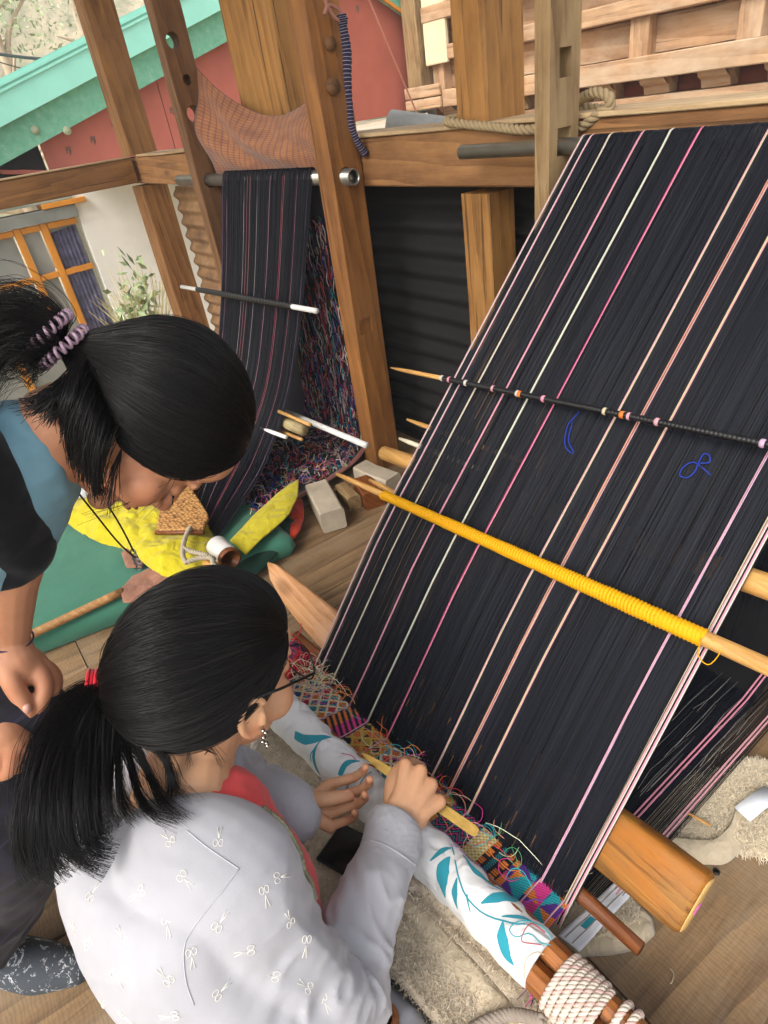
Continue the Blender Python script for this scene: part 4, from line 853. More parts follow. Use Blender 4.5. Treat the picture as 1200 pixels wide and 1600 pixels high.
# ------------------------------------------------------------------ green mat and what lies on it
MATG = fabric('green_mat_cover', hexc('3a6d59'), 700, .85, .08, .15, fold=.35, fsc=5)
mt = empty('mat', (-2.1, .0, 0), 'flat green covered mattress on the plank floor beside the small loom', 'mattress')
def ring_rect(x0, x1, y0, y1, z, rr=.03, n=24):
    pts = []
    for cx, cy, a0 in ((x1-rr, y1-rr, 0), (x0+rr, y1-rr, 90), (x0+rr, y0+rr, 180), (x1-rr, y0+rr, 270)):
        for t in np.linspace(0, 90, n): pts.append((cx+rr*math.cos(R(a0+t)), cy+rr*math.sin(R(a0+t)), z))
    return np.array(pts)
skew = lambda P: np.array([[x + .20*(y+.19)*(x+2.7)/1.0, y, z] for x, y, z in P])
rs = [ring_rect(-2.72, -1.735, -.9, .62, .004), ring_rect(-2.73, -1.725, -.91, .63, .03), ring_rect(-2.725, -1.73, -.905, .625, .062), ring_rect(-2.70, -1.755, -.88, .60, .074)]
for f in (.8, .6, .4, .2, .02): 
    q = ring_rect(-2.70, -1.755, -.88, .60, .076); c = q.mean(0); q = c+(q-c)*f; q[:, 2] = .077+.006*nz(q[:, 0], q[:, 1], 5, 4); rs.append(q)
grid('cover', np.array([skew(q) for q in rs]), MATG, mt, closed=True)
a, b = onz(18, 1006, .092), onz(192, 924, .094); ws = tube('wooden_stick', across(a, b, .01, 8), .0125, wood('stick_wood', hexc('8f6034'), hexc('c39661'), .5, gs=2), None, seg=12); tag(ws, 'light brown round stick lying along the edge of the green mattress', 'stick')
YELC = fabric('yellow_cotton', hexc('b3a51c'), 800, .9, .14, .15, fold=.7, fsc=16); PINKB = fabric('dusty_strap', hexc('8d6350'), 500, .9, .3, .1, fold=.4, fsc=20)
def pxpoly(pts, z): return [onz(px, py, z)[:2] for px, py in pts]
def crump(z0, h, sc, seed, am=.012): return lambda x, y, r_: z0 + h*(1-np.asarray(r_)**4) + am*1.6*(.6-np.abs(nz(x, y, sc, seed, 2))) + am*.5*np.abs(nz(x, y, sc*2.6, seed+1, 2)) 
yc, _ = patch('yellow_cloth', pxpoly([(86, 805), (104, 778), (150, 770), (215, 770), (270, 775), (318, 812), (340, 865), (322, 905), (262, 900), (214, 868), (186, 846), (150, 838), (120, 822)], .11), crump(.088, .05, 9, 21, .014), YELC, nr=40, nt=140)
tag(yc, 'crumpled bright yellow cloth heaped on the green mattress', 'cloth')
wcl, _ = patch('white_cloth', pxpoly([(66, 825), (92, 780), (118, 752), (150, 760), (120, 790), (95, 815)], .10), crump(.086, .02, 12, 5, .006), W_CLOTH, nr=14, nt=60); tag(wcl, 'small white cloth corner at the left end of the yellow cloth', 'cloth')
WICK = NT('wicker_weave'); v_ = WICK.mapping((1, 1, 1)); w1 = WICK.n('ShaderNodeTexVoronoi', feature='F1'); WICK.l(v_, w1.inputs['Vector']); WICK.i(w1, Scale=85., Randomness=.55)
WICKM = WICK.fin(WICK.ramp(w1.outputs['Distance'], [(.1, hexc('c9985a')), (.45, hexc('ab7a40')), (.75, hexc('5d3a1a'))]), .7, WICK.bump(w1.outputs['Distance'], .6, .004))
wk, _ = patch('wicker_piece', pxpoly([(252, 786), (276, 752), (300, 764), (327, 808), (318, 829), (246, 832)], .15), lambda x, y, r_: .145+.012*np.asarray(x)*0, WICKM, nr=14, nt=60, thick=.012, smooth_poly=False); tag(wk, 'flat woven wicker piece with brown pattern lying on the yellow cloth', 'wicker')
q0, q1 = onz(243, 832, .15), onz(318, 832, .15); tag(tube('dowel', [q0, q1], .007, W_STICK), 'short brown dowel along the lower edge of the wicker piece', 'dowel')
ca, cb = onz(338, 852, .125), onz(366, 880, .125); cd = unit(cb-ca); cn = empty('tin', ca, 'white tin lying on its side with brown open end next to the yellow cloth', 'tin')
lathe('body', [(.030, 0), (.034, .004), (.034, .085), (.032, .088)], ca, cd, plain('white_tin_paint', hexc('cfccc6'), .5, .1, 30), cn); lathe('base', [(.0325, .0885), (.035, .089), (.035, .104), (.030, .106)], ca, cd, W_STICK, cn)
ROPE_K = thread('dull_cord', hexc('a59a86'), .9, .2); kn = empty('knotted_cord', onz(300, 860, .13), 'thick pale cord knotted round the yellow cloth bundle', 'cord')
for pts, z in (([(297, 824), (288, 845), (286, 868), (292, 880)], .165), ([(286, 856), (300, 862), (318, 866), (335, 873)], .165), ([(294, 878), (312, 872), (330, 872), (334, 884)], .172)):
    tubes('cord', rope_paths(spline([onz(*p, z) for p in pts], 18), .0075, .03), .0042, ROPE_K, kn, seg=6)
a, b = onz(322, 880, .15), onz(345, 893, .15); tag(tube('wooden_peg', [a, b], .014, W_BAMBOO), 'short pale wooden peg poking out of the knotted cord', 'peg')
st = empty('strap', onz(220, 900, .1), 'dusty pink woven back strap with frayed end lying on the green mattress', 'strap')
patch('strap_band', pxpoly([(188, 920), (206, 900), (232, 885), (262, 895), (300, 930), (240, 938), (192, 940)], .10), crump(.090, .006, 18, 31, .005), PINKB, st, nr=16, nt=70, smooth_poly=False); patch('strap_flap', pxpoly([(190, 862), (206, 850), (226, 862), (222, 884), (198, 886)], .10), crump(.092, .006, 18, 37, .004), PINKB, st, nr=12, nt=50, smooth_poly=False)
y2, _ = patch('yellow_cloth', pxpoly([(360, 846), (395, 808), (436, 770), (467, 750), (466, 775), (452, 805), (412, 840), (384, 868)], .10), crump(.098, .006, 7, 41, .003), YELC, nr=20, nt=90, smooth_poly=False); tag(y2, 'narrow folded yellow cloth lying along the brocade edge of the small loom', 'cloth')
DGREEN = fabric('dark_green_cloth', hexc('1d3a30'), 600, .9, .1, .1, fold=.4, fsc=10)
dg_, _ = patch('green_cloth', pxpoly([(350, 880), (384, 862), (420, 835), (452, 800), (462, 815), (440, 850), (405, 885), (375, 895)], .05), crump(.03, .02, 9, 44, .008), DGREEN, nr=18, nt=80); tag(dg_, 'dark green cloth hanging out below the narrow yellow cloth', 'cloth')
rc, _ = patch('red_cloth', pxpoly([(448, 790), (468, 774), (472, 800), (464, 828), (446, 842), (434, 843), (452, 822), (456, 806)], .05), crump(.03, .012, 18, 47, .006), fabric('orange_red_cloth', hexc('b3361f'), 600, .9, .2), nr=14, nt=60); tag(rc, 'crumpled orange red cloth scrap beside the pale block', 'cloth')
# blocks under the small loom
BLK_C = plain('pale_cut_wood_block', hexc('a79a86'), .9, .2, 12, .4, 60)
def block(a, b, w, h, rz_lab, mat=BLK_C, up=(0, 0, 1)):
    o = timber('wooden_block', a, b, w, h, mat, None, bev=.006, n=3, wob=.003); return tag(o, rz_lab, 'block')
block((-1.80, .852, .042), (-1.590, .785, .042), .085, .080, 'pale wooden block with sawn end lying on the floor near the yellow cloth')
block((-1.76, .93, .028), (-1.645, .91, .028), .05, .056, 'brown block wedged behind the pale sawn block', W_GREY)
block((-1.72, 1.0, .034), (-1.60, .965, .034), .075, .068, 'dark brown block with pale top near the foot of the drilled post', W_STICK)
block((-1.80, 1.05, .036), (-1.62, 1.07, .036), .075, .072, 'grey block against the foot of the drilled post', BLK_C)
# yarn balls behind the roll
def yarn_ball(c, r, mat, lab):
    t = empty('yarn_ball', c, lab, 'yarn ball'); rg = np.random.default_rng(int(abs(c[0]*999))); c = np.array(c)
    lathe('core', [(r*.93*math.sin(a)+1e-4, r*.93*math.cos(a)) for a in np.linspace(0.02, 3.12, 12)], c, (0, 0, 1), mat, t, seg=18); ps = []
    for k in range(46):
        n = unit(rg.normal(0, 1, 3)); e = unit(np.cross(n, rg.normal(0, 1, 3))); f = np.cross(n, e); ps.append(np.array([c+(r*rg.uniform(.95, 1.02))*(math.cos(q)*e+math.sin(q)*f) for q in np.linspace(0, 6.28, 22)]))
    strands('winding', ps, .0012, .0012, mat, t, 'stuff')
yarn_ball((-1.135, .36, .045), .043, T_['purple'], 'dark purple ball of yarn on the floor left of the black warp'); yarn_ball((-1.08, .305, .034), .032, thread('maroon_yarn', hexc('7c1828'), .8, .2), 'maroon ball of yarn behind the end of the white roll')
yarn_ball((-1.045, .40, .02), .018, T_['orange'], 'small orange ball of yarn beside the purple one')
ps = [curl((-1.08+RNG.normal(0, .03), .33+RNG.normal(0, .03), .03), .014, 8) for k in range(40)]; o = strands('tangled_yarn', ps, .0014, .0012, T_['red'], None, None); tag(o, 'tangle of red yarn ends on the floor by the yarn balls', 'yarn')
DK = fabric('black_bag_cloth', hexc('121316'), 500, .7)
bg_, _ = patch('black_pouch', pxpoly([(378, 1222), (400, 1198), (440, 1194), (462, 1206), (452, 1232), (410, 1252), (380, 1250)], .02), crump(.012, .03, 14, 52, .01), DK, nr=16, nt=60); tag(bg_, 'small black pouch on the floor between the rope and the fleece', 'pouch')
tag(tube('pouch_cord', spline([onz(420, 1200, .03), onz(432, 1190, .05), onz(450, 1192, .05), onz(452, 1206, .04), onz(436, 1212, .04)], 24), .003, DK, seg=6), 'looped black cord on top of the small black pouch', 'cord')
# ------------------------------------------------------------------ hung cloth, cords and ropes up on the posts
CHK = NT('checked_cloth'); uvn = CHK.n('ShaderNodeUVMap'); sx = CHK.n('ShaderNodeSeparateXYZ'); CHK.l(uvn.outputs[0], sx.inputs[0])
def lines(c, f, w): return CHK.math('LESS_THAN', CHK.math('FRACT', CHK.math('MULTIPLY', c, f)), w)
base_ = CHK.ramp(CHK.noise(CHK.tc.outputs['UV'], 8, 4), [(.3, hexc('84522c')), (.7, hexc('a87040'))]); c_ = CHK.mix(CHK.math('MULTIPLY', lines(sx.outputs[0], 30, .26), .55), base_, hexc('4f2540')); c_ = CHK.mix(CHK.math('MULTIPLY', lines(sx.outputs[1], 24, .26), .5), c_, hexc('55283f')); 
CHKM = CHK.fin(c_, .85, CHK.bump(CHK.noise(CHK.tc.outputs['UV'], 300, 2), .3, .001), Sheen_Weight=.2)
top = spline([ony(306, 104, 1.235), ony(350, 146, 1.238), ony(395, 174, 1.24), ony(440, 180, 1.24), ony(478, 160, 1.238), ony(500, 140, 1.236)], 60)
bot = spline([ony(338, 272, 1.20), ony(372, 270, 1.20), ony(400, 269, 1.20), ony(440, 269, 1.20), ony(480, 269, 1.20), ony(510, 268, 1.20)], 60); Gk = []
for i, v in enumerate(np.linspace(0, 1, 40)):
    row = []
    for j, u in enumerate(np.linspace(0, 1, 60)):
        p = lerp(top[j], bot[j], v); ph_ = 9*(u*.9-v*.75); p = p + np.array([0, -.040*math.sin(v*3.14)*(1+.2*math.sin(ph_)) - .012*math.sin(ph_*1.6+v*2)*math.sin(v*2.6+.3), 0]); row.append(p)
    Gk.append(row)
tag(grid('hung_cloth', np.array(Gk), CHKM, thick=.0015), 'brown and purple checked cloth sagging between the two posts of the small loom', 'cloth')
CORD = NT('striped_cord'); uvn = CORD.n('ShaderNodeUVMap'); sx = CORD.n('ShaderNodeSeparateXYZ'); CORD.l(uvn.outputs[0], sx.inputs[0])
CORDM = CORD.fin(CORD.mix(CORD.math('LESS_THAN', CORD.math('FRACT', CORD.math('MULTIPLY', sx.outputs[0], 44)), .17), hexc('1d1730'), hexc('8f8698')), .9)
cp = spline([onx(*p, -1.745) for p in [(533, 22), (537, 45), (542, 80), (543, 120), (546, 160), (549, 195), (558, 220), (571, 241)]], 90); hc = empty('hanging_cord', cp[0], 'dark braided cord with white flecks hanging down the drilled post', 'cord')
rr = np.interp(np.linspace(0, 1, 90), [0, .06, .12, .3, .4, .55, .8, 1], [.012, .016, .011, .013, .012, .009, .009, .012])*(1+.1*np.sin(np.arange(90)*1.5)); V, F = tube_vf(cp, rr, 10); uv = np.repeat(np.linspace(0, 1, 90), 10); mesh('braid', V, F, CORDM, hc, uv=np.stack([uv, uv], 1))
tube('twine', spline([onx(*p, -1.742) for p in [(506, -10), (512, 10), (524, 28), (534, 32), (530, 16), (514, 8), (507, 22)]], 40), .005, thread('pink_brown_twine', hexc('9a6a5c'), .9), hc, seg=7)
ROPE_H = thread('hemp_rope', hexc('9a8767'), .95, .15)
a, b = ony(700, 192, 1.222), ony(828, 203, 1.222)
rope_o = rope('hemp_rope', spline([a+[.0, .07, .006], a+[-.004, .0, .004], lerp(a, b, .3), lerp(a, b, .6), b, b+[.1, .05, 0], b+[.16, .09, .01], ony(900, 165, 1.30), ony(925, 146, 1.26), ony(950, 150, 1.25), ony(952, 168, 1.25), ony(935, 178, 1.24), ony(915, 194, 1.235), ony(898, 204, 1.235)], 120), .0105, .045, ROPE_H); tag(rope_o, 'thick hemp rope tied round the golden post and looping out past the grey post', 'rope')
tag(tube('string', [onx(573, -8, -3.6), onx(612, 85, -3.9), onx(651, 176, -4.2)], .006, T_['salmon'], seg=5), 'taut pale pink string slanting across the red gable boards', 'string')
# small marks on the floor
tag(lathe('nail_head', [(.004, 0), (.006, .001), (.006, .003), (.003, .004)], onz(1119, 1363, .001), (0, 0, 1), IRON, seg=10), 'dark nail head in the plank beside the fleece blanket', 'nail')
tag(tube('twig', [onz(1074, 1270, .055), onz(1110, 1290, .055)], .0028, W_BAMBOO, seg=6), 'short pale twig lying on the cream fleece with the label', 'twig')
tag(tube('thread_scrap', spline([onz(*p, .003) for p in [(1047, 1512), (1053, 1522), (1050, 1534), (1047, 1537)]], 10), .0008, T_['cream'], seg=4), 'tiny pale thread scrap on the bare floor plank', 'thread')
# ------------------------------------------------------------------ people
def ell_vf(c, ax, r, n=14, m=20):
    """ellipsoid: centre, 3 axis rows, radii"""
    c = np.array(c, float); ax = np.array(ax, float); V = []
    for i in range(n+1):
        a = np.pi*(i/n); a = min(max(a, .02), np.pi-.02)
        for k in range(m):
            b = 2*np.pi*k/m; V.append(c + r[0]*math.sin(a)*math.cos(b)*ax[0] + r[1]*math.sin(a)*math.sin(b)*ax[1] + r[2]*math.cos(a)*ax[2])
    F = [(i*m+k, i*m+(k+1) % m, (i+1)*m+(k+1) % m, (i+1)*m+k) for i in range(n) for k in range(m)] + [tuple(reversed(range(m))), tuple(range(n*m, n*m+m))]
    return np.array(V), F
EYE3 = np.eye(3)
def fuse(name, prims, voxel, it, mat, parent):
    """grow one continuous surface over overlapping shapes, smooth it, return object and its vertices"""
    V, F, o = [], [], 0
    for v, f in prims: V.append(np.asarray(v)); F += [tuple(i+o for i in q) for q in f]; o += len(v)
    ob = mesh(name, np.vstack(V), F, mat, parent)
    bm = bmesh.new(); bm.from_mesh(ob.data); bmesh.ops.recalc_face_normals(bm, faces=bm.faces); bm.to_mesh(ob.data); bm.free()
    md = ob.modifiers.new('r', 'REMESH'); md.mode = 'VOXEL'; md.voxel_size = voxel; md.use_smooth_shade = True
    if it: ms = ob.modifiers.new('s', 'SMOOTH'); ms.factor = .6; ms.iterations = it
    dg = bpy.context.evaluated_depsgraph_get(); dg.update(); me = bpy.data.meshes.new_from_object(ob.evaluated_get(dg)); ob.modifiers.clear(); old = ob.data; ob.data = me; me.name = name
    bpy.data.meshes.remove(old)
    if not me.materials: me.materials.append(mat)
    return ob
def getv(ob):
    n = len(ob.data.vertices); v = np.empty(n*3, np.float32); ob.data.vertices.foreach_get('co', v); nn = np.empty(n*3, np.float32); ob.data.vertices.foreach_get('normal', nn); return v.reshape(-1, 3).astype(float), nn.reshape(-1, 3).astype(float)
def setv(ob, V):
    ob.data.vertices.foreach_set('co', V.astype(np.float32).ravel()); ob.data.update(); ob.data.polygons.foreach_set('use_smooth', [True]*len(ob.data.polygons))
def chain(pts, r, n=14, seg=16):
    P = spline(pts, n); R_ = np.interp(np.linspace(0, 1, n), np.linspace(0, 1, len(r)), r); caps = [ell_vf(P[0], EYE3, [R_[0]]*3, 8, 12), ell_vf(P[-1], EYE3, [R_[-1]]*3, 8, 12)]
    return [tube_vf(P, R_, seg)] + caps
def along(V, P):
    """for each vertex: nearest position along a polyline (metres), distance from it, and the angle round it"""
    P = spline(P, 40); T, A, B = frames(P); d = np.linalg.norm(V[:, None]-P[None], axis=2); k = d.argmin(1); L = np.r_[0, np.cumsum(np.linalg.norm(np.diff(P, axis=0), axis=1))]
    w = V-P[k]; s = L[k] + np.einsum('ij,ij->i', w, T[k]); return s, d[np.arange(len(V)), k], np.arctan2(np.einsum('ij,ij->i', w, B[k]), np.einsum('ij,ij->i', w, A[k])), L[-1]
def skin(name, col):
    t = NT(name); v = t.mapping((1, 1, 1), rnd=False); n = t.noise(v, 18, 5, .6); c = t.ramp(n, [(.3, tuple(.86*a for a in col)), (.7, tuple(min(1, 1.1*a) for a in col))])
    c = t.mix(t.math('MULTIPLY', t.ramp(t.noise(v, 7, 2), [(.45, (0, 0, 0)), (.75, (1, 1, 1))]), .25), c, (col[0]*1.02, col[1]*.72, col[2]*.66))
    fl = t.n('ShaderNodeAttribute', attribute_name='flush'); c = t.mix(t.math('MULTIPLY', fl.outputs['Fac'], .55), c, (col[0]*.95, col[1]*.60, col[2]*.52))
    vo = t.n('ShaderNodeTexVoronoi', feature='DISTANCE_TO_EDGE'); t.l(v, vo.inputs['Vector']); t.i(vo, Scale=520.)
    nb = t.bump(vo.outputs['Distance'], .22, .0006); nb = t.bump(t.noise(v, 90, 4, .6), .14, .002, nb)
    m = t.fin(c, .52, nb, Subsurface_Weight=.12, Subsurface_Scale=.01, Specular_IOR_Level=.4); t.b.inputs['Subsurface Radius'].default_value = (1, .35, .2); return m
SKIN1 = skin('skin_warm', hexc('c79873')); SKIN2 = skin('skin_tan', hexc('b37d5c'))
HAIRM = NT('black_hair_strands'); hi_ = HAIRM.n('ShaderNodeHairInfo'); HAIRM = HAIRM.fin(HAIRM.ramp(hi_.outputs['Random'], [(0, hexc('060505')), (.85, hexc('0c0a0a')), (1, hexc('1d1614'))]), .40, None, Specular_IOR_Level=.24)
HBASE = plain('black_hair_base', hexc('070606'), .6, .2, 60, .2, 200, Specular_IOR_Level=.15)
NAIL = plain('nail_pink', hexc('cf9a86'), .3, .05)
def orth(F, U):
    F = unit(F); U = unit(np.array(U) - F*(np.array(U) @ F)); S = np.cross(F, U); return np.array([S, F, U])   # rows: right, forward, up
def head_prims(O, A, k, neck, ears=True):
    g = lambda x, y, z: O + k*(x*A[0]+y*A[1]+z*A[2])
    E = lambda c, r: ell_vf(g(*c), A, [k*q for q in r])
    p = [E((0, -.012, .045), (.074, .094, .080)), E((0, .030, -.012), (.061, .060, .085)), E((0, .033, -.060), (.051, .047, .042)), E((0, .071, -.086), (.019, .016, .018)),
         E((.043, .052, -.028), (.027, .028, .030)), E((-.043, .052, -.028), (.027, .028, .030)), E((0, .076, .028), (.050, .013, .013)), E((0, .066, .055), (.055, .022, .035)),
         E((.011, .096, -.027), (.008, .009, .007)), E((-.011, .096, -.027), (.008, .009, .007)), E((0, .089, -.052), (.021, .008, .0055)), E((0, .087, -.062), (.018, .008, .006)),
         E((.031, .073, .004), (.016, .013, .010)), E((-.031, .073, .004), (.016, .013, .010))]
    p += chain([g(0, .084, .018), g(0, .098, -.006), g(0, .107, -.022)], [k*.007, k*.008, k*.0105], 8, 10)
    for s in (1, -1) if ears else ():
        B = np.array([A[0]*s*.94+A[1]*-.3, A[1]*.9+A[0]*s*.35+A[2]*.12, A[2]-.15*A[1]]); p.append(ell_vf(g(s*.076, -.006, .002), B, (k*.008, k*.016, k*.028))); p.append(E((s*.077, .003, -.026), (.005, .008, .009)))
        ec = g(s*.081, -.009, .003); hx = [ec + k*(B[1]*.0165*math.cos(t)+B[2]*.029*math.sin(t)+B[0]*.004*math.cos(t-2.6)) for t in np.linspace(.55, 4.6, 16)]; p += chain(hx, [k*.0045, k*.0052, k*.0048, k*.004], 18, 10); p += chain([ec+k*(B[1]*.010+B[2]*-.012), ec+k*(B[1]*.011+B[2]*-.002)], [k*.005, k*.0045], 6, 8)
    return p + chain(neck[0], neck[1], 14, 22)
def finger(base, d, n, lens, bends, r, s=None):
    P = [np.array(base)]; dd = unit(d); nn = unit(n)
    for l, b in zip(lens, bends):
        c, q = math.cos(R(b)), math.sin(R(b)); dd, nn = unit(c*dd - q*nn), unit(c*nn + q*dd); P.append(P[-1]+dd*l)
    out = []
    for i in range(len(P)-1):
        r0, r1 = r*(1-.10*i), r*(1-.10*(i+1)); out.append(tube_vf(np.array([P[i], (P[i]+P[i+1])/2, P[i+1]]), [r0, (r0+r1)*.48, r1], 12)); out.append(ell_vf(P[i+1], EYE3, [r1*1.03]*3, 8, 12))
    return out, P
def hand(W, K, s, n, k, bends, spread=.0215, lens=((.042, .025, .020), (.046, .029, .021), (.043, .027, .021), (.034, .020, .018)), thumb=None):
    """wrist W, middle of the knuckle row K, s runs index to little finger, n out of the back of the hand"""
    d = unit(K-W); s = unit(s - d*(s@d)); n = unit(n - d*(n@d) - s*(n@s)); out = []; tips = []
    for i in range(4):
        arch = [-.002, .003, .001, -.006][i]*k; reach = [.0, .004, -.002, -.012][i]*k
        b = K + s*spread*k*(i-1.5) + n*arch + d*reach; out += chain([W + s*.012*k*(i-1.5), lerp(W, b, .55)+n*.003*k, b], [.0125*k, .0125*k, .0105*k], 8, 12)
        f, P = finger(b, d, n, [q*k for q in lens[i]], bends[i], k*[.0092, .0095, .009, .0078][i]); out += f; tips.append(P)
    if thumb is not None: out += chain(thumb, [.0145*k, .0125*k, .0108*k, .0092*k], 12, 12)
    return out, tips
def snap(bvh, px, py):
    h = bvh.ray_cast(Vector(CAMC), Vector(ray(px, py))); return (np.array(h[0]), np.array(h[1])) if h[0] is not None else (None, None)
def flush(ob, spots):
    V, _ = getv(ob); f = np.zeros(len(V))
    for p, r in spots: f = np.maximum(f, np.exp(-(np.linalg.norm(V-np.asarray(p), axis=1)/r)**2))
    ob.data.attributes.new('flush', 'FLOAT', 'POINT').data.foreach_set('value', f.astype(np.float32))
def bvh_of(ob):
    me = ob.data; n = len(me.vertices); v, _ = getv(ob); return BVHTree.FromPolygons([Vector(q) for q in v], [p.vertices[:] for p in me.polygons])

# ---- hair: meridians run from the tie over the skull to the hairline
HLX = np.array([0, 35, 60, 78, 92, 108, 135, 180.])
def hair(O, A, k, Tl, hl, parent, n, pony, seed, base_r=(.081, .103, .092), c0=(0, -.012, .045), neckhair=None, drop=.0):
    rg = np.random.default_rng(seed); c0 = np.array(c0); br = np.array(base_r); Tl = np.array(Tl); w = lambda q: O + k*(np.asarray(q) @ A)
    uT = unit((Tl-c0)/br); e1 = unit(np.cross(uT, [0, 0, 1.])); e2 = np.cross(uT, e1); rT = np.linalg.norm((Tl-c0)/br)
    def inside(u):
        p = c0 + u*br; az = math.degrees(math.atan2(abs(p[0]), p[1])); el = math.degrees(math.atan2(p[2], math.hypot(p[0], p[1]))); return el > np.interp(az, HLX, hl)
    def surf(u, th, ph, lift=0):
        bulge = (rT-1)*math.exp(-(th/.34)**1.15); g = .022*math.sin(ph*37+2*math.sin(ph*5))+.016*math.sin(ph*83+1)+.022*math.sin(ph*13+th*2); return c0 + u*br*(1+bulge+lift+(g*.5+.5*.0)*min(1, th))
    nphi = 160; tm = []
    for j in range(nphi):
        ph = 2*np.pi*j/nphi; th = .3
        while th < 3.05 and inside(math.cos(th)*uT+math.sin(th)*(math.cos(ph)*e1+math.sin(ph)*e2)): th += .02
        tm.append(th)
    tm = np.array(tm); tm = np.convolve(np.r_[tm[-3:], tm, tm[:3]], np.ones(7)/7, 'valid')
    G = []
    for i in range(44):
        row = []
        for j in range(nphi):
            ph = 2*np.pi*j/nphi; th = max(.015, tm[j]*(i/43)); u = math.cos(th)*uT+math.sin(th)*(math.cos(ph)*e1+math.sin(ph)*e2); edge_ = np.clip((i-38)/5, 0, 1); row.append(w(surf(u, th, ph, -.012-.05*edge_)))
        G.append(row)
    grid('hair_base', np.array(G), HBASE, parent, closed=True)
    paths = []
    for q in range(n):
        ph = rg.uniform(0, 2*np.pi); t_end = np.interp(ph/(2*np.pi)*nphi, np.arange(nphi+1), np.r_[tm, tm[0]])*(rg.uniform(.97, 1.02) if rg.random() < .6 else rg.uniform(.35, 1.0)); P = []
        wv = rg.normal(0, .05)+.05*math.sin(ph*17); lf = abs(rg.normal(0, .012)) + .02*max(0, math.sin(ph*29+rg.normal(0, .3)))**2 + (rg.uniform(.01, .05) if rg.random() < .07 else 0); f2 = rg.uniform(2, 5); p2 = rg.uniform(0, 6)
        for i, f in enumerate(np.linspace(1, 0, 16)):
            th = max(.02, t_end*f); pp = ph + wv*math.sin(f*f2+p2); u = math.cos(th)*uT+math.sin(th)*(math.cos(pp)*e1+math.sin(pp)*e2); P.append(w(surf(u, th, ph, lf*math.sin(math.pi*min(1, f*1.05)) - (.03 if f == 1 else 0))))
        paths.append(np.array(P))
    strands('hair', paths, .00036*k, .00030*k, HAIRM, parent, 'stuff')
    # tail
    tail = []
    for (pts, cnt, r0, r1, jit) in pony:
        S = spline(pts, 26); T, Aa, Bb = frames(S); rr = np.interp(np.linspace(0, 1, 26), [0, .10, .5, .8, 1], [.006, r0, r1, r1*.6, r1*.12])
        for q in range(cnt):
            a, b = rg.normal(0, .45, 2); stop = int(26*rg.uniform(.55, 1.0)); tw = rg.normal(0, .8); fl = rg.normal(0, jit, 2); tt = np.linspace(0, 1, 26)
            off = (a*np.cos(tw*tt)-b*np.sin(tw*tt))[:, None]*Aa + (a*np.sin(tw*tt)+b*np.cos(tw*tt))[:, None]*Bb
            rq = np.interp(np.minimum(1, np.arange(26)/(stop-1)), [0, .10, .5, .8, 1], [.006, r0*.75, r1, r1*.62, r1*.10]); P = S + off*rq[:, None] + (tt**2)[:, None]*(fl[0]*Aa+fl[1]*Bb) + .0065*np.sin(tt*6+a*3)[:, None]*Aa*tt[:, None] + .004*np.sin(tt*9+b*4)[:, None]*Bb*tt[:, None]; tail.append(P[:stop])
    strands('ponytail', tail, .00031*k, .00010*k, HAIRM, parent, 'stuff')
    for (pts, cnt, r0, r1, jit) in pony: tube('ponytail_core', spline(pts, 24)[:20], np.interp(np.linspace(0, 1, 20), [0, .15, .6, .9, 1], [.006, r0*.45, r1*.35, r1*.12, .001]), HBASE, parent, seg=12)
    return w
def wisps(list_, jit, mat, parent, cnt=7, r=.0003, seed=1):
    rg = np.random.default_rng(seed); ps = []
    for pts in list_:
        for q in range(cnt): S = spline(pts, 18); t = np.linspace(0, 1, 18)[:, None]; ps.append(S + t*rg.normal(0, jit, 3) + np.sin(t*4+rg.uniform(0, 6))*rg.normal(0, jit*.4, 3)*t)
    strands('loose_hair', ps, r, r*.6, mat, parent, 'stuff')

# ================= the weaver
K1 = 1.13
w1 = empty('person', (-.55, -.15, 0), 'person in white scissor-print jacket with long ponytail and glasses, seated weaving with brass pick', 'person')
O1 = at(336, 1066, .905); A1 = orth((-.24, .93, -.27), (0, .27, .96)); g1 = lambda x, y, z: O1 + K1*(np.array([x, y, z]) @ A1)
nb1 = np.array([-.592, .000, .482])
shR, elR, wrR, knR = at(350, 1375, .865), at(520, 1560, 1.0), at(618, 1300, 1.085), at(664, 1217, 1.115)
shL, elL, wrL = np.array([-.755, -.02, .455]), np.array([-.80, .045, .27]), at(470, 1266, 1.15)
b1 = head_prims(O1, A1, K1, ([g1(0, -.022, -.03), g1(0, -.035, -.09), nb1+[0, -.01, 0], nb1+[0, -.03, -.08]], [.055*K1, .050*K1, .058*K1, .075*K1]))
b1 += chain([nb1+[0, -.03, -.03], (-.52, -.06, .34), (-.42, -.06, .15)], [.06, .08, .08], 14, 24) + chain([shR+[-.02, 0, -.02], elR, wrR], [.05, .036, .024]) + chain([shL, elL, wrL], [.05, .036, .024])
sR = unit(ray(690, 1250)*1.12-ray(640, 1190)*1.12); nR = unit(CAMC-knR + .15*np.array([0, 0, 1]))
hR, tipsR = hand(wrR, knR, sR, nR, 1.17, [(62, 88, 55), (68, 88, 50), (72, 85, 50), (74, 80, 50)], thumb=[lerp(wrR, knR, .2)-sR*.022-nR*.012, lerp(wrR, knR, .55)-sR*.045-nR*.026, lerp(wrR, knR, .95)-sR*.040-nR*.045, lerp(wrR, knR, 1.1)-sR*.018-nR*.055])
knL = at(520, 1258, 1.165); sL = unit(at(520, 1290, 1.16)-at(505, 1228, 1.175)); nL = unit(-(CAMC-knL) + .6*np.array([0, 1, -.2]))
hL, tipsL = hand(wrL, knL, sL, nL, 1.04, [(26, 42, 30), (30, 45, 32), (34, 45, 32), (36, 45, 32)], thumb=[lerp(wrL, knL, .15)-sL*.018, at(505, 1249, 1.135), at(528, 1246, 1.135), at(546, 1243, 1.14)])
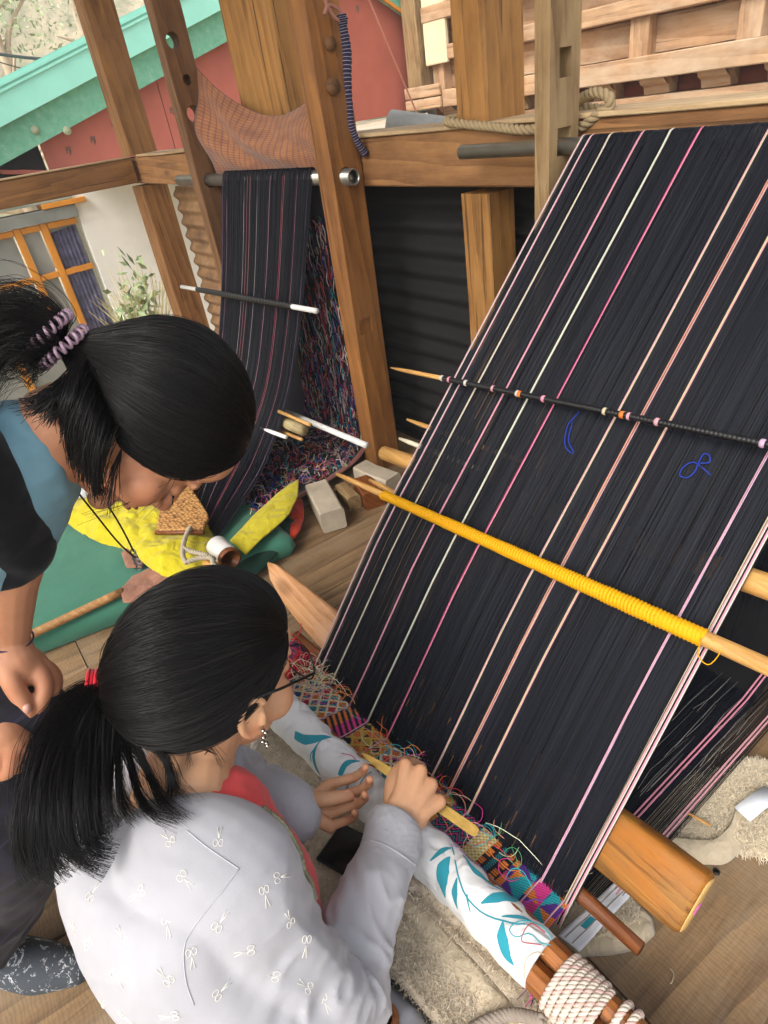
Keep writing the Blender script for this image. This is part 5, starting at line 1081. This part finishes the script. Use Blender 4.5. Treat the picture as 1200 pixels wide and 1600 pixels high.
body1 = fuse('body', b1 + hR + hL, .0024, 4, SKIN1, w1); flush(body1, [(p, .011) for T9 in tipsR+tipsL for p in T9[0:2]] + [(T9[-1], .012) for T9 in tipsR+tipsL] + [(at(546, 1243, 1.14), .014), (g1(.055, .07, -.03), .022), (g1(0, .107, -.022), .014), (g1(.08, -.008, -.02), .016)])
for c_, ax_ in ((at(541, 1240, 1.131), unit(at(546, 1243, 1.14)-at(528, 1246, 1.135))),):
    nn_ = unit(CAMC-c_); loft('nail', [[c_ + ax_*.0075*math.cos(t) + np.cross(nn_, ax_)*.0055*math.sin(t) + nn_*h_ for t in np.linspace(0, 6.283, 13)[:-1]] for h_ in (-.002, .0006)], NAIL, w1)
# coral shirt
CORAL = fabric('coral_shirt', hexc('d04a4a'), 700, .85, .06, .15, fold=.35, fsc=12)
front = np.array([.10, .42, .05])
sh1 = chain([nb1+[.006, .0, -.012], nb1+[.02, .012, -.05]], [.060, .075], 8, 22) + chain([nb1+[.02, .005, -.06], (-.53, -.015, .33), (-.47, -.07, .18)], [.085, .118, .12], 14, 26)
shirt = fuse('shirt', sh1, .004, 6, CORAL, w1); V_, N_ = getv(shirt); setv(shirt, V_ + N_*(.005*fbm(V_, 14, 3))[:, None])
# jacket
JACK = NT('white_jacket_cotton'); v_ = JACK.mapping((1, 1, 1), rnd=False)
JACKM = JACK.fin(JACK.ramp(JACK.noise(v_, 10, 4), [(.3, hexc('9f9ea2')), (.7, hexc('aaa9ad'))]), .9, JACK.bump(JACK.noise(v_, 800, 2), .3, .0006), Sheen_Weight=.2, Specular_IOR_Level=.2)
back = np.array([0, -1, .25])*.5
spine = spline([(-.588, -.045, .492), (-.578, -.068, .455), (-.535, -.070, .39), (-.46, -.055, .29), (-.40, -.055, .15), (-.385, -.055, .02)], 18)
wid = np.interp(np.linspace(0, 1, 18), [0, .15, .35, .6, .85, 1], [.075, .145, .175, .165, .16, .16]); dep = np.interp(np.linspace(0, 1, 18), [0, .15, .35, .6, 1], [.060, .095, .106, .10, .10])
T_s, _, _ = frames(spine); xr = np.array([.985, .10, -.1]); rings = []
for p, t, a, b in zip(spine, T_s, wid, dep):
    x = unit(xr-t*(xr@t)); y = np.cross(t, x); rings.append([p + x*a*math.cos(q) + y*b*math.sin(q) for q in np.linspace(0, 6.2832, 30, endpoint=False)])
Vt = np.array(rings).reshape(-1, 3); Ft = [(i*30+k, i*30+(k+1) % 30, (i+1)*30+(k+1) % 30, (i+1)*30+k) for i in range(17) for k in range(30)] + [tuple(range(30)), tuple(range(17*30, 18*30))]
armR = [shR+[-.05, -.03, .0], shR, lerp(shR, elR, .5)+[.012, -.012, 0], elR, lerp(elR, wrR, .5), lerp(elR, wrR, .93)]; armL = [shL+[.05, -.02, 0], shL, elL, lerp(elL, wrL, .93)]
jk = [(Vt, Ft)] + chain(armR, [.085, .082, .070, .066, .056, .046], 30, 22) + chain(armL, [.08, .078, .062, .046], 26, 22)
jacket = fuse('jacket', jk, .0042, 9, JACKM, w1); V_, N_ = getv(jacket); D = .005*fbm(V_, 5, 5, 1)
for arm, st in ((armR, 2.), (armL, 1.5)):
    s, dd, an, L = along(V_, arm); on = np.clip((.10-dd)/.03, 0, 1)*np.clip((s-.05)/.08, 0, 1)*np.clip((L-.045-s)/.03, 0, 1); Q = np.stack([s*26+1.2*np.sin(an), np.cos(an)*1.1, np.sin(an)*1.1], 1); rd_ = 1-np.abs(fbm(Q, 1., 11, 2)); bend = 1+1.2*np.exp(-((s-L*.55)/.09)**2)
    D += on*(.0085*(rd_-.55))*bend; rib = np.clip((s-(L-.050))/.006, 0, 1)*np.clip((.075-dd)/.01, 0, 1); D += rib*(.0006*np.sign(np.sin(an*70)))
rs_ = 1-np.abs(fbm(V_*np.array([1.2, .9, 1.4]) @ np.array([[.8, .6, 0], [-.6, .8, 0], [0, 0, 1.]]), 6.5, 19, 2)); rs2 = 1-np.abs(fbm(V_ @ np.array([[.7, .6, .3], [-.7, .6, .2], [0, -.4, .9]]) * np.array([1.8, .8, 1.]), 5.2, 33, 2)); D += .015*(rs_-.6)*np.clip((.46-V_[:, 2])/.12, 0, 1) + .017*(rs2-.6); setv(jacket, V_ + N_*D[:, None])
BJ = bvh_of(jacket); SEAM = fabric('jacket_seam', hexc('b0afb4'), 600, .9); PRINT = fabric('cream_print', hexc('dedacd'), 600, .8); ZIP = plain('brass_zip', hexc('8a8a70'), .4, .3, 300, .6, 900, metal=.6)
def snapped(name, pts, r, mat, n=40, lift=.0005):
    out = []
    for p in spline([(a, b, 0) for a, b in pts], n):
        h, nn = snap(BJ, p[0], p[1])
        if h is not None and (not out or np.linalg.norm(h-out[-1]) < .05): out.append(h + nn*lift)
    if len(out) > 3: return tube(name, out, r, mat, w1, seg=6)
snapped('armhole_seam', [(373, 1358), (345, 1395), (305, 1445), (288, 1480), (290, 1530), (303, 1570)], .0006, SEAM); snapped('shoulder_seam', [(292, 1298), (325, 1325), (373, 1358)], .0006, SEAM); snapped('cuff_seam', [(562, 1309), (600, 1320), (640, 1345), (668, 1368)], .0012, SEAM, 24)
def scissors(px, py, ang, sz=.0112):
    h, nn = snap(BJ, px, py)
    if h is None: return
    a = unit(np.cross(nn, np.array([0, 0, 1.]))); b = np.cross(nn, a); c, s = math.cos(ang), math.sin(ang); X, Y = a*c+b*s, -a*s+b*c; q = lambda x, y: h + nn*.0002 + (X*x+Y*y)*sz
    ps = [[q(-.1, 0), q(.45, .10), q(1, .22)], [q(-.1, 0), q(.45, -.10), q(1, -.22)]]
    for sg in (1, -1): ps.append([q(-.55+.33*math.cos(t), sg*.26+.22*math.sin(t)) for t in np.linspace(0, 6.283, 13)])
    tubes('scissors_print', ps, .00036, PRINT, w1, seg=5)
for i_, (px, py) in enumerate([(262, 1310), (290, 1375), (146, 1393), (215, 1396), (342, 1308), (190, 1464), (262, 1447), (138, 1472), (112, 1447), (183, 1528), (258, 1526), (300, 1497), (345, 1440), (383, 1487), (440, 1370), (452, 1436), (478, 1478), (347, 1547), (423, 1524), (508, 1568), (160, 1568), (265, 1588), (195, 1590), (477, 1540), (415, 1400)]): scissors(px, py, i_*2.4)
# ribbed collar, zip edge
colr = [nb1 + np.array([.078*math.cos(t), .020+.072*math.sin(t), .004+.012*math.sin(t)]) for t in np.linspace(-3.5, .35, 60)]
V_c, F_c = tube_vf(np.array(colr), .013+.0008*np.sign(np.sin(np.arange(60)*3.1)), 10, True, 0, 1.0); mesh('collar', V_c, F_c, JACKM, w1)
BS = bvh_of(shirt); zp = []
for py in range(1262, 1446, 12):      # the zip follows the front edge where jacket meets shirt
    last = None
    for px in range(590, 330, -2):
        hj, hs2 = BJ.ray_cast(Vector(CAMC), Vector(ray(px, py))), BS.ray_cast(Vector(CAMC), Vector(ray(px, py))); dj = hj[3] if hj[0] is not None else 9; ds = hs2[3] if hs2[0] is not None else 9
        if ds < dj: last = 1
        elif last and dj < 9: zp.append(np.array(hj[0])+np.array(hj[1])*.001); break
zp = [p for k, p in enumerate(zp) if k == 0 or np.linalg.norm(p-zp[k-1]) < .06]; print('zip points', len(zp)); zpath = spline(zp[::2] if len(zp) > 5 else [colr[-1], colr[-1]+[.02, .02, -.05]], 60)
tube('zip', zpath, .0030+.0007*np.sign(np.sin(np.arange(60)*2.6)), ZIP, w1, seg=6)
# glasses
gl = bpy.data.objects.new('glasses', None); COL.objects.link(gl); PMAT['glasses'] = Matrix.Identity(4); adopt(gl, w1)
BLKP = plain('black_frame', hexc('0c0c0d'), .3, .1)
for s in (1, -1): tube('rim', [g1(s*.035+.026*math.cos(t), .113-.006*abs(math.cos(t)), -.010+.024*math.sin(t)) for t in np.linspace(0, 6.283, 30)], .0013, BLKP, gl, seg=6)
tube('bridge', [g1(-.010, .113, -.004), g1(0, .117, -.001), g1(.010, .113, -.004)], .0012, BLKP, gl, seg=6)
for s in (1, -1): tube('temple', [g1(s*.060, .108, -.004), g1(s*.073, .095, .002), g1(s*.083, .03, .022), g1(s*.086, -.008, .034)], .0021, BLKP, gl, seg=6)
er = [g1(.084+.001*k, .002+.003*math.sin(k*1.7), -.022-.0042*k) for k in range(6)]; tubes('earring', [[p, p+[.0015, .0015, .0015]] for p in er], .0026, plain('silver', hexc('c9c6bd'), .2, .1, 90, metal=1.), w1, seg=8)
# hair
tie1 = at(165, 1072, .90); Tl1 = A1 @ (tie1-O1)/K1
def onback(px, py, t):
    h, _ = snap(BJ, px, py); d = t if h is None else min(t, np.linalg.norm(h-CAMC)-.016); return at(px, py, d)
def locks(left, right, n, cnt, r0, r1, seed, depth):
    rg = np.random.default_rng(seed); Lp, Rp = spline([(*p, 0) for p in left], 12), spline([(*p, 0) for p in right], 12); out = []
    for i in range(n):
        f = (i+.5)/n + rg.normal(0, .04); P = lerp(Lp, Rp, f); ph = rg.uniform(0, 6); stop = 12 - int(rg.integers(0, 3)); pts = []
        for k in range(stop): t = k/11; pts.append(onback(P[k, 0]+9*math.sin(t*5+ph)*t, P[k, 1]+rg.normal(0, 3)*t, lerp(depth[0], depth[1], min(1, t*2.2)) + .012*math.sin(ph*3)*t))
        out.append((pts, cnt, r0*rg.uniform(.7, 1.2), r1*rg.uniform(.7, 1.3), .006))
    return out
LK = [([(118, 1095), (68, 1175), (36, 1270), (38, 1340), (66, 1390)], 430), ([(128, 1092), (84, 1160), (56, 1260), (62, 1340), (98, 1394)], 430), ([(138, 1098), (100, 1165), (80, 1260), (88, 1335), (122, 1374)], 430), ([(146, 1104), (118, 1170), (108, 1260), (124, 1330), (182, 1366)], 430),
      ([(152, 1108), (134, 1180), (132, 1262), (148, 1318), (192, 1334)], 400), ([(158, 1112), (150, 1185), (150, 1255), (160, 1300), (178, 1318)], 350), ([(120, 1092), (74, 1150), (46, 1230), (33, 1300), (44, 1362)], 380), ([(134, 1094), (92, 1150), (66, 1230), (70, 1300), (84, 1376)], 380), ([(142, 1100), (108, 1170), (94, 1250), (104, 1320), (150, 1352)], 380),
      ([(186, 1112), (214, 1172), (236, 1215), (262, 1255), (305, 1287)], 220), ([(192, 1106), (232, 1150), (262, 1190), (276, 1226), (310, 1258)], 180), ([(182, 1116), (200, 1180), (214, 1230), (240, 1268), (290, 1291)], 220), ([(178, 1118), (184, 1190), (194, 1250), (222, 1287)], 200), ([(170, 1116), (170, 1190), (172, 1255), (190, 1300)], 240), ([(200, 1108), (240, 1158), (264, 1200), (268, 1240), (256, 1266)], 140), ([(110, 1100), (60, 1180), (42, 1250), (28, 1310)], 160)]
pony1 = []
for pts, cnt in LK:
    big_ = pts[-1][0] < 200; P = [tie1 + unit(tie1-O1)*.004] + [onback(px, py, lerp(.893, .838 if big_ else .865, min(1, (k+.6)/2.6))+random.uniform(-.012, .004)) for k, (px, py) in enumerate(pts)]
    pony1.append((P, int(cnt*1.35), .0135 if big_ else .0085, .0155 if big_ else .0080, .004))
hair(O1, A1, K1, Tl1, [50, 42, 22, -2, 4, -18, -36, -42], w1, 20000, pony1, 11, base_r=(.084, .110, .098))
wisps([[g1(.06, .06, .03), at(408, 1105, .87), at(392, 1128, .865)], [g1(.07, -.05, -.03), at(300, 1165, .875), at(292, 1195, .87)], [g1(.06, -.06, -.03), at(330, 1170, .875), at(345, 1195, .87)]], .004, HAIRM, w1, 9)
REDB = fabric('red_elastic', hexc('c21528'), 500, .7)
rd1 = unit(tie1-O1); a_ = unit(np.cross(rd1, [0, 0, 1])); b_ = np.cross(rd1, a_)
for k in range(4): tube('hair_tie', [tie1 + rd1*(.014+.0045*(k-1.5)) + (.0195+.001*(k % 2))*(math.cos(t)*a_+math.sin(t)*b_) for t in np.linspace(0, 6.2832, 26)], .0026, REDB, w1, seg=6)
# trousers legs under the blanket
PANTS = fabric('dark_trousers', hexc('23242b'), 600, .9)
fuse('trousers', chain([(-.40, -.05, .10), (-.44, .06, .055), (-.44, .5, .04)], [.085, .05, .035]) + chain([(-.56, -.05, .10), (-.70, .06, .055), (-.70, .5, .04)], [.085, .05, .035]), .006, 4, PANTS, w1)
# brass pick held in her right hand
pk = empty('weaving_pick', onz(650, 1235, .23), 'flat brass weaving pick with pointed tip held in the seated weaver\'s fist', 'weaving tool')
pa_, pb_ = at(566, 1177, 1.17), at(746, 1302, 1.14); pd = unit(pb_-pa_); pn = unit(CAMC-pa_ - pd*((CAMC-pa_) @ pd)); ps_ = np.cross(pd, pn); BRASS = plain('worn_brass', hexc('7d6430'), .36, .25, 30, .15, 160, metal=.85); L_ = np.linalg.norm(pb_-pa_); rg_ = []
for t, wv in ((0, .001), (.03, .0035), (.15, .0065), (.3, .0085), (.97, .0085), (1, .006)):
    c = pa_+pd*L_*t; rg_.append([c+ps_*wv*x+pn*y for x, y in ((-1, -.0012), (1, -.0012), (1, .0012), (-1, .0012))])
loft('blade', rg_, BRASS, pk, False)

# ================= the bending onlooker
K2 = 1.03
w2 = empty('person', (-.88, -.34, 0), 'person in black cardigan and pale blue shirt bending over, hands on dark skirt', 'person')
O2 = at(231, 665, .845); A2 = orth((.03, .04, -.995), (.31, .94, .05)); g2 = lambda x, y, z: O2 + K2*(np.array([x, y, z]) @ A2)
nb2 = at(70, 700, .865); 
b2 = head_prims(O2, A2, K2, ([g2(0, -.02, -.03), g2(0, -.03, -.085), nb2, nb2+[-.02, -.09, -.02]], [.054*K2, .050*K2, .058, .08]), False)
shR2, elR2, wrR2 = at(-128, 690, .80), at(10, 840, .875), at(13, 1002, .955)
b2 += chain([nb2+[-.02, -.07, 0], (-.88, -.25, .85), (-.92, -.42, .74)], [.08, .13, .14]) + chain([shR2, elR2, lerp(elR2, wrR2, .5), wrR2], [.05, .040, .034, .025])
hR2 = chain([wrR2, at(22, 1030, .955), at(42, 1046, .962)], [.0245, .029, .024], 12, 18) + chain([at(44, 1034, .955), at(68, 1066, .952), at(63, 1098, .956), at(52, 1121, .962)], [.0145, .0118, .0106, .0088], 16, 14)
hR2 += chain([at(50, 1028, .965), at(80, 1058, .966), at(79, 1086, .970), at(66, 1108, .976)], [.014, .0115, .0104, .0085], 16, 14) + chain([at(46, 1030, .975), at(82, 1052, .980), at(86, 1076, .985), at(74, 1100, .99)], [.013, .0105, .0095, .008], 16, 14) + chain([at(10, 1032, .945), at(18, 1064, .942), at(33, 1091, .948), at(46, 1114, .955)], [.017, .0132, .0118, .0092], 16, 14)
wrL2, knL2 = at(-30, 1110, .985), at(14, 1160, .985); shL2 = at(-110, 760, .98); elL2 = at(-90, 960, .99); b2 += chain([shL2, elL2, wrL2], [.05, .038, .025])
hL2 = chain([wrL2, at(0, 1140, .972), at(16, 1158, .972)], [.026, .031, .026], 12, 18) + chain([at(20, 1140, .97), at(38, 1168, .972), at(34, 1192, .98), at(22, 1200, .99)], [.015, .0118, .0105, .009], 14, 14) + chain([at(4, 1150, .965), at(16, 1180, .965), at(12, 1203, .973), at(2, 1210, .98)], [.016, .0122, .0108, .009], 14, 14) + chain([at(-10, 1155, .965), at(-8, 1188, .966), at(-14, 1208, .975)], [.015, .0115, .009], 12, 14)
body2 = fuse('body', b2 + hR2 + hL2, .0024, 4, SKIN2, w2); flush(body2, [(at(*q), .012) for q in ((70, 1068, .955), (52, 1121, .962), (46, 1114, .955), (24, 1072, .942), (78, 1060, .966), (38, 1168, .97), (16, 1180, .965))] + [(g2(.05, .07, -.03), .022), (g2(0, .107, -.022), .014)])
B2 = bvh_of(body2)
for px, py, ang in ((43, 1107, .4), ):
    h, nn = snap(B2, px, py)
    if h is not None:
        ax_ = unit(at(46, 1116, .962)-at(36, 1088, .955)); ax_ = unit(ax_-nn*(ax_@nn)); loft('nail', [[h + ax_*.0065*math.cos(t) + np.cross(nn, ax_)*.0055*math.sin(t) + nn*q for t in np.linspace(0, 6.283, 13)[:-1]] for q in (-.002, .0006)], NAIL, w2)
LIP = plain('lip_red', hexc('8f4a40'), .45, .1)
for c, r in (((0, .0925, -.0525), (.019, .0062, .0042)), ((0, .0905, -.0615), (.016, .0062, .0045))): v, f = ell_vf(g2(*c), A2, [K2*q for q in r]); mesh('lip', v, f, LIP, w2)
rg_ = np.random.default_rng(4); lash = []; brow = []
for s in (1, -1):
    for q in np.linspace(-1, 1, 26): p = g2(s*(.031+.013*q), .0855-.003*q*q, -.001); lash.append(np.array([p, p+K2*(A2[1]*.004-A2[2]*.003), p+K2*(A2[1]*.008-A2[2]*.004+A2[0]*s*.002)]))
    for q in rg_.uniform(-1, 1, 120): p = g2(s*(.032+.020*q), .0865-.008*(q*s*s*.5+.5)**2+.001, .026+.004*(1-q*q)+rg_.normal(0, .0015)); d = K2*(A2[0]*s*.006-A2[1]*.001); brow.append(np.array([p, p+d*.5+A2[1]*.001, p+d]))
strands('eyelash', lash, .0005, .0002, HAIRM, w2, 'stuff'); strands('eyebrow', brow, .0004, .0002, HAIRM, w2, 'stuff')
TEE = fabric('pale_blue_shirt', hexc('6f95a3'), 700, .85, .05, .15, fold=.3, fsc=12); CARD = fabric('black_cardigan', hexc('0b0c10'), 500, .9, .2, .1, fold=.5, fsc=12)
tee = fuse('shirt', chain([nb2+[-.005, -.035, -.01], nb2+[-.02, -.10, -.05], (-.86, -.20, .79), (-.90, -.40, .72)], [.078, .10, .105, .10], 16, 26), .004, 6, TEE, w2); V_, N_ = getv(tee); setv(tee, V_+N_*(.004*fbm(V_, 12, 4))[:, None])
cardi = fuse('cardigan', chain([nb2+[-.07, -.13, .035], (-.91, -.24, .865), (-.94, -.44, .78)], [.09, .14, .16], 14, 24) + chain([nb2+[-.04, -.14, .03], shR2, elR2, lerp(elR2, wrR2, .22)], [.07, .072, .052, .043], 18, 18) + chain([shL2, elL2], [.065, .05]), .005, 6, CARD, w2); V_, N_ = getv(cardi); setv(cardi, V_+N_*(.006*fbm(V_, 11, 7))[:, None])
PLAID = NT('dark_plaid_skirt'); sx = PLAID.n('ShaderNodeSeparateXYZ'); PLAID.l(PLAID.tc.outputs['Object'], sx.inputs[0])
def ln(c, f, w): return PLAID.math('LESS_THAN', PLAID.math('FRACT', PLAID.math('MULTIPLY', c, f)), w)
c_ = PLAID.mix(PLAID.math('MULTIPLY', ln(sx.outputs[2], 26, .35), .5), hexc('121119'), hexc('201c30')); c_ = PLAID.mix(PLAID.math('MULTIPLY', ln(PLAID.math('ADD', sx.outputs[0], sx.outputs[1]), 20, .3), .4), c_, hexc('262238')); c_ = PLAID.mix(PLAID.math('MULTIPLY', ln(sx.outputs[2], 13, .06), .45), c_, hexc('3a3650'))
PLAIDM = PLAID.fin(c_, .9, PLAID.bump(PLAID.noise(PLAID.tc.outputs['Object'], 500, 2), .3, .001), Sheen_Weight=.1)
sk = fuse('skirt', chain([(-.93, -.44, .80), (-.90, -.33, .62), (-.86, -.25, .45), (-.89, -.32, .30), (-.91, -.37, .20)], [.17, .165, .15, .135, .125], 20, 26) + chain([at(-20, 1120, .99), at(55, 1105, .985), at(112, 1125, .975)], [.05, .035, .012]), .005, 5, PLAIDM, w2)
V_, N_ = getv(sk); setv(sk, V_+N_*(.012*(1-np.abs(fbm(V_*[1, 1, .25], 12, 9)))-.006)[:, None])
SLIP = NT('grey_printed_slipper'); v_ = SLIP.mapping((1, 1, 1)); n_ = SLIP.noise(v_, 34, 4, .8, 2); SLIPM = SLIP.fin(SLIP.ramp(n_, [(.56, hexc('3c4146')), (.60, hexc('aeb1b2'))]), .9, SLIP.bump(n_, .2, .002))
fuse('shoe', chain([onz(-10, 1495, .035), onz(60, 1510, .03), onz(118, 1512, .022)], [.04, .042, .028]), .004, 5, SLIPM, w2)
fuse('shoe', chain([onz(-120, 1440, .035), onz(-60, 1450, .03), onz(-20, 1455, .022)], [.04, .042, .028]), .004, 5, SLIPM, w2)
# bracelet, ear ring, lanyard
br_c = lerp(elR2, wrR2, .97); bd = unit(wrR2-elR2); ba = unit(np.cross(bd, CAMC-br_c)); bb_ = np.cross(bd, ba)
tube('bracelet', [br_c + .0285*(math.cos(t)*ba+math.sin(t)*bb_) for t in np.linspace(0, 6.2832, 30)], .0013, plain('purple_cord', hexc('3a2a44'), .7), w2, seg=6)
tubes('bracelet_bead', [[br_c+.030*(math.cos(t)*ba+math.sin(t)*bb_)-ba*.003, br_c+.030*(math.cos(t)*ba+math.sin(t)*bb_)+ba*.003] for t in (1.2, 1.45, 1.9)], .0028, plain('silver_bead', hexc('b9b9b6'), .25, .1, 90, metal=1.), w2, seg=8)
GOLD = plain('gold', hexc('c79a3a'), .3, .1, 90, metal=1.); ep = at(171, 722, .80); tubes('earring', [[ep+[0, 0, -.006*k], ep+[0, 0, -.006*k-.003]] for k in range(3)], .0024, GOLD, w2, seg=8)
lan = [at(118, 765, .86), at(150, 805, .90), at(185, 848, .94), at(212, 872, .96)]; lan2 = [at(140, 760, .86), at(168, 790, .88), at(190, 825, .92), at(209, 862, .955)]
for q in (lan, lan2): tube('lanyard', spline(q, 26), .0013, BLKP, w2, seg=5)
STL = plain('steel_clasp', hexc('9c9ca0'), .3, .2, 60, metal=1.); c0 = at(210, 866, .957)
for k in range(4): e = at(208+3*k, 864+7*k, .957); tube('clasp_link', [e+.0052*(math.cos(t)*CAMW[:, 0]*(.7)+math.sin(t)*CAMW[:, 1]+.4*math.sin(t)*CAMW[:, 2]) for t in np.linspace(0, 6.2832, 16)], .0013, STL, w2, seg=5)
# hair: pulled back to a spiral tie, the tail leaves to the left
tie2 = at(92, 535, .835); Tl2 = A2 @ (tie2-O2)/K2
pony2 = [([tie2, at(40, 525, .83), at(-20, 545, .825), at(-60, 620, .82), at(-70, 760, .84)], 1500, .040, .045, .015), ([tie2, at(55, 500, .835), at(0, 490, .84), at(-60, 520, .84), at(-90, 600, .84)], 900, .03, .035, .012)]
hair(O2, A2, K2, Tl2, [47, 36, 8, -30, -48, -64, -72, -75], w2, 18000, pony2, 23, base_r=(.085, .099, .086))
wisps([[at(190, 700, .79), at(176, 745, .785), at(166, 790, .79)]], .007, HAIRM, w2, 40, .00035)
side = []
for k in range(14):
    f = k/13; x0, y0 = lerp(112, 158, f), lerp(612, 682, f); x1, y1 = lerp(108, 160, f)+random.uniform(-8, 8), lerp(690, 792, f**.7)+random.uniform(-15, 10)
    up = random.uniform(30, 90); side.append(([at(x0+30+up*.3, y0-up, .86), at(x0+16, y0-up*.4, .795), at(x0+2, y0+8, .770), at(lerp(x0, x1, .5)-5, lerp(y0, y1, .5), .775), at(x1, y1, .79)], 130, .012, .009, .004))
for k in range(7):
    f = k/6; x1, y1 = lerp(22, 112, f), lerp(640, 668, f)+random.uniform(-10, 10)
    side.append(([at(140, 565, .86), at(lerp(105, 128, f), 600, .80), at(lerp(66, 118, f), 625, .785), at(x1, y1, .79)], 90, .010, .008, .006))
lk = []; rg2 = np.random.default_rng(31)
for pts, cnt, r0, r1, j in side:
    S = spline(pts, 20); T, Aa, Bb = frames(S); rr = np.interp(np.linspace(0, 1, 20), [0, .3, .7, 1], [r0, r0, r1, r1*.15])
    for q in range(cnt): a, b = rg2.normal(0, .5, 2); lk.append((S + rr[:, None]*(a*Aa+b*Bb) + np.linspace(0, 1, 20)[:, None]**2*rg2.normal(0, j, 3))[:int(20*rg2.uniform(.75, 1))])
strands('side_hair', lk, .00042, .00028, HAIRM, w2, 'stuff')
wisps([[at(285, 700, .80), at(265, 760, .80), at(225, 800, .82)], [at(240, 700, .80), at(215, 770, .81), at(130, 800, .83)], [at(130, 560, .80), at(140, 610, .79), at(128, 660, .79)]], .008, HAIRM, w2, 4, .0003, 5)
SPIR = plain('mauve_coil_tie', hexc('9a7f8f'), .25, .1, 60, .05)
rd2 = unit(tie2-O2); a_ = unit(np.cross(rd2, CAMW[:, 2])); b_ = np.cross(rd2, a_)
for off in (-.011, .011):
    cl = np.linspace(0, 6.2832, 400); rr_ = .030+.0052*np.cos(cl*22); ax_ = .0052*np.sin(cl*22)
    tube('hair_tie', [tie2 + rd2*(off+z+.004) + r_*(math.cos(t)*a_+math.sin(t)*b_) for t, r_, z in zip(cl, rr_, ax_)], .0021, SPIR, w2, seg=6)
# white jacket and knobbed stick on the floor by the weaver
wj, _ = patch('white_garment', pxpoly([(545, 1560), (570, 1532), (602, 1528), (640, 1562), (668, 1600), (640, 1650), (560, 1640)], .09), crump(.06, .035, 10, 61, .010), JACKM, nr=20, nt=80); tag(wj, 'white garment with dark zip edge bunched beside the fleece at the weaver\'s hip', 'garment')
tag(tube('zip_edge', spline([onz(*p, .10) for p in [(596, 1524), (628, 1546), (655, 1574), (672, 1604)]], 50), .0035+.0008*np.sign(np.sin(np.arange(50)*2.2)), plain('dark_zip', hexc('3b3a34'), .5), seg=6), 'dark zip edge running along the white garment beside the fleece', 'zip')
ks = empty('knobbed_stick', onz(606, 1588, .13), 'round dark wooden knob with brass neck standing up beside the white garment', 'stick')
ka = onz(607, 1583, .15); lathe('knob', [(.012, 0), (.0165, .003), (.018, .010), (.016, .018), (.010, .021)], ka-[0, .003, .012], unit(CAMC-ka+[-.1, -.2, .2]), W_STICK, ks, seg=20); lathe('ferrule', [(.013, 0), (.013, .05)], ka-[0, .003, .06], (0, .05, 1), BRASS, ks, seg=16)
# ------------------------------------------------------------------ families of alike things
FAM = {'tree': 'trees on the dry hillside', 'wooden_block': 'blocks on the floor under the small loom', 'loom_stick': 'sticks pushed through the warps', 'yarn_ball': 'yarn balls beside the large warp', 'wire': 'wires crossing the hillside',
       'marker_thread': 'blue threads tied into the large warp', 'wooden_loom': 'loom frames on the porch', 'corrugated_sheet': 'corrugated sheets closing the porch', 'fleece_blanket': 'fleece blankets round the weaver', 'plant': 'plants by the white wall',
       'person': 'women at the loom', 'warp_pipe': 'metal pipes carrying the warps', 'loom_rod': 'white rods of the small loom', 'heddle_rod': 'heddle rods of the two looms', 'yellow_cloth': 'yellow cloths by the small loom'}
for o in scene.objects:
    k = o.name.split('.')[0]
    if o.parent is None and 'category' in o and k in FAM: o['group'] = FAM[k]
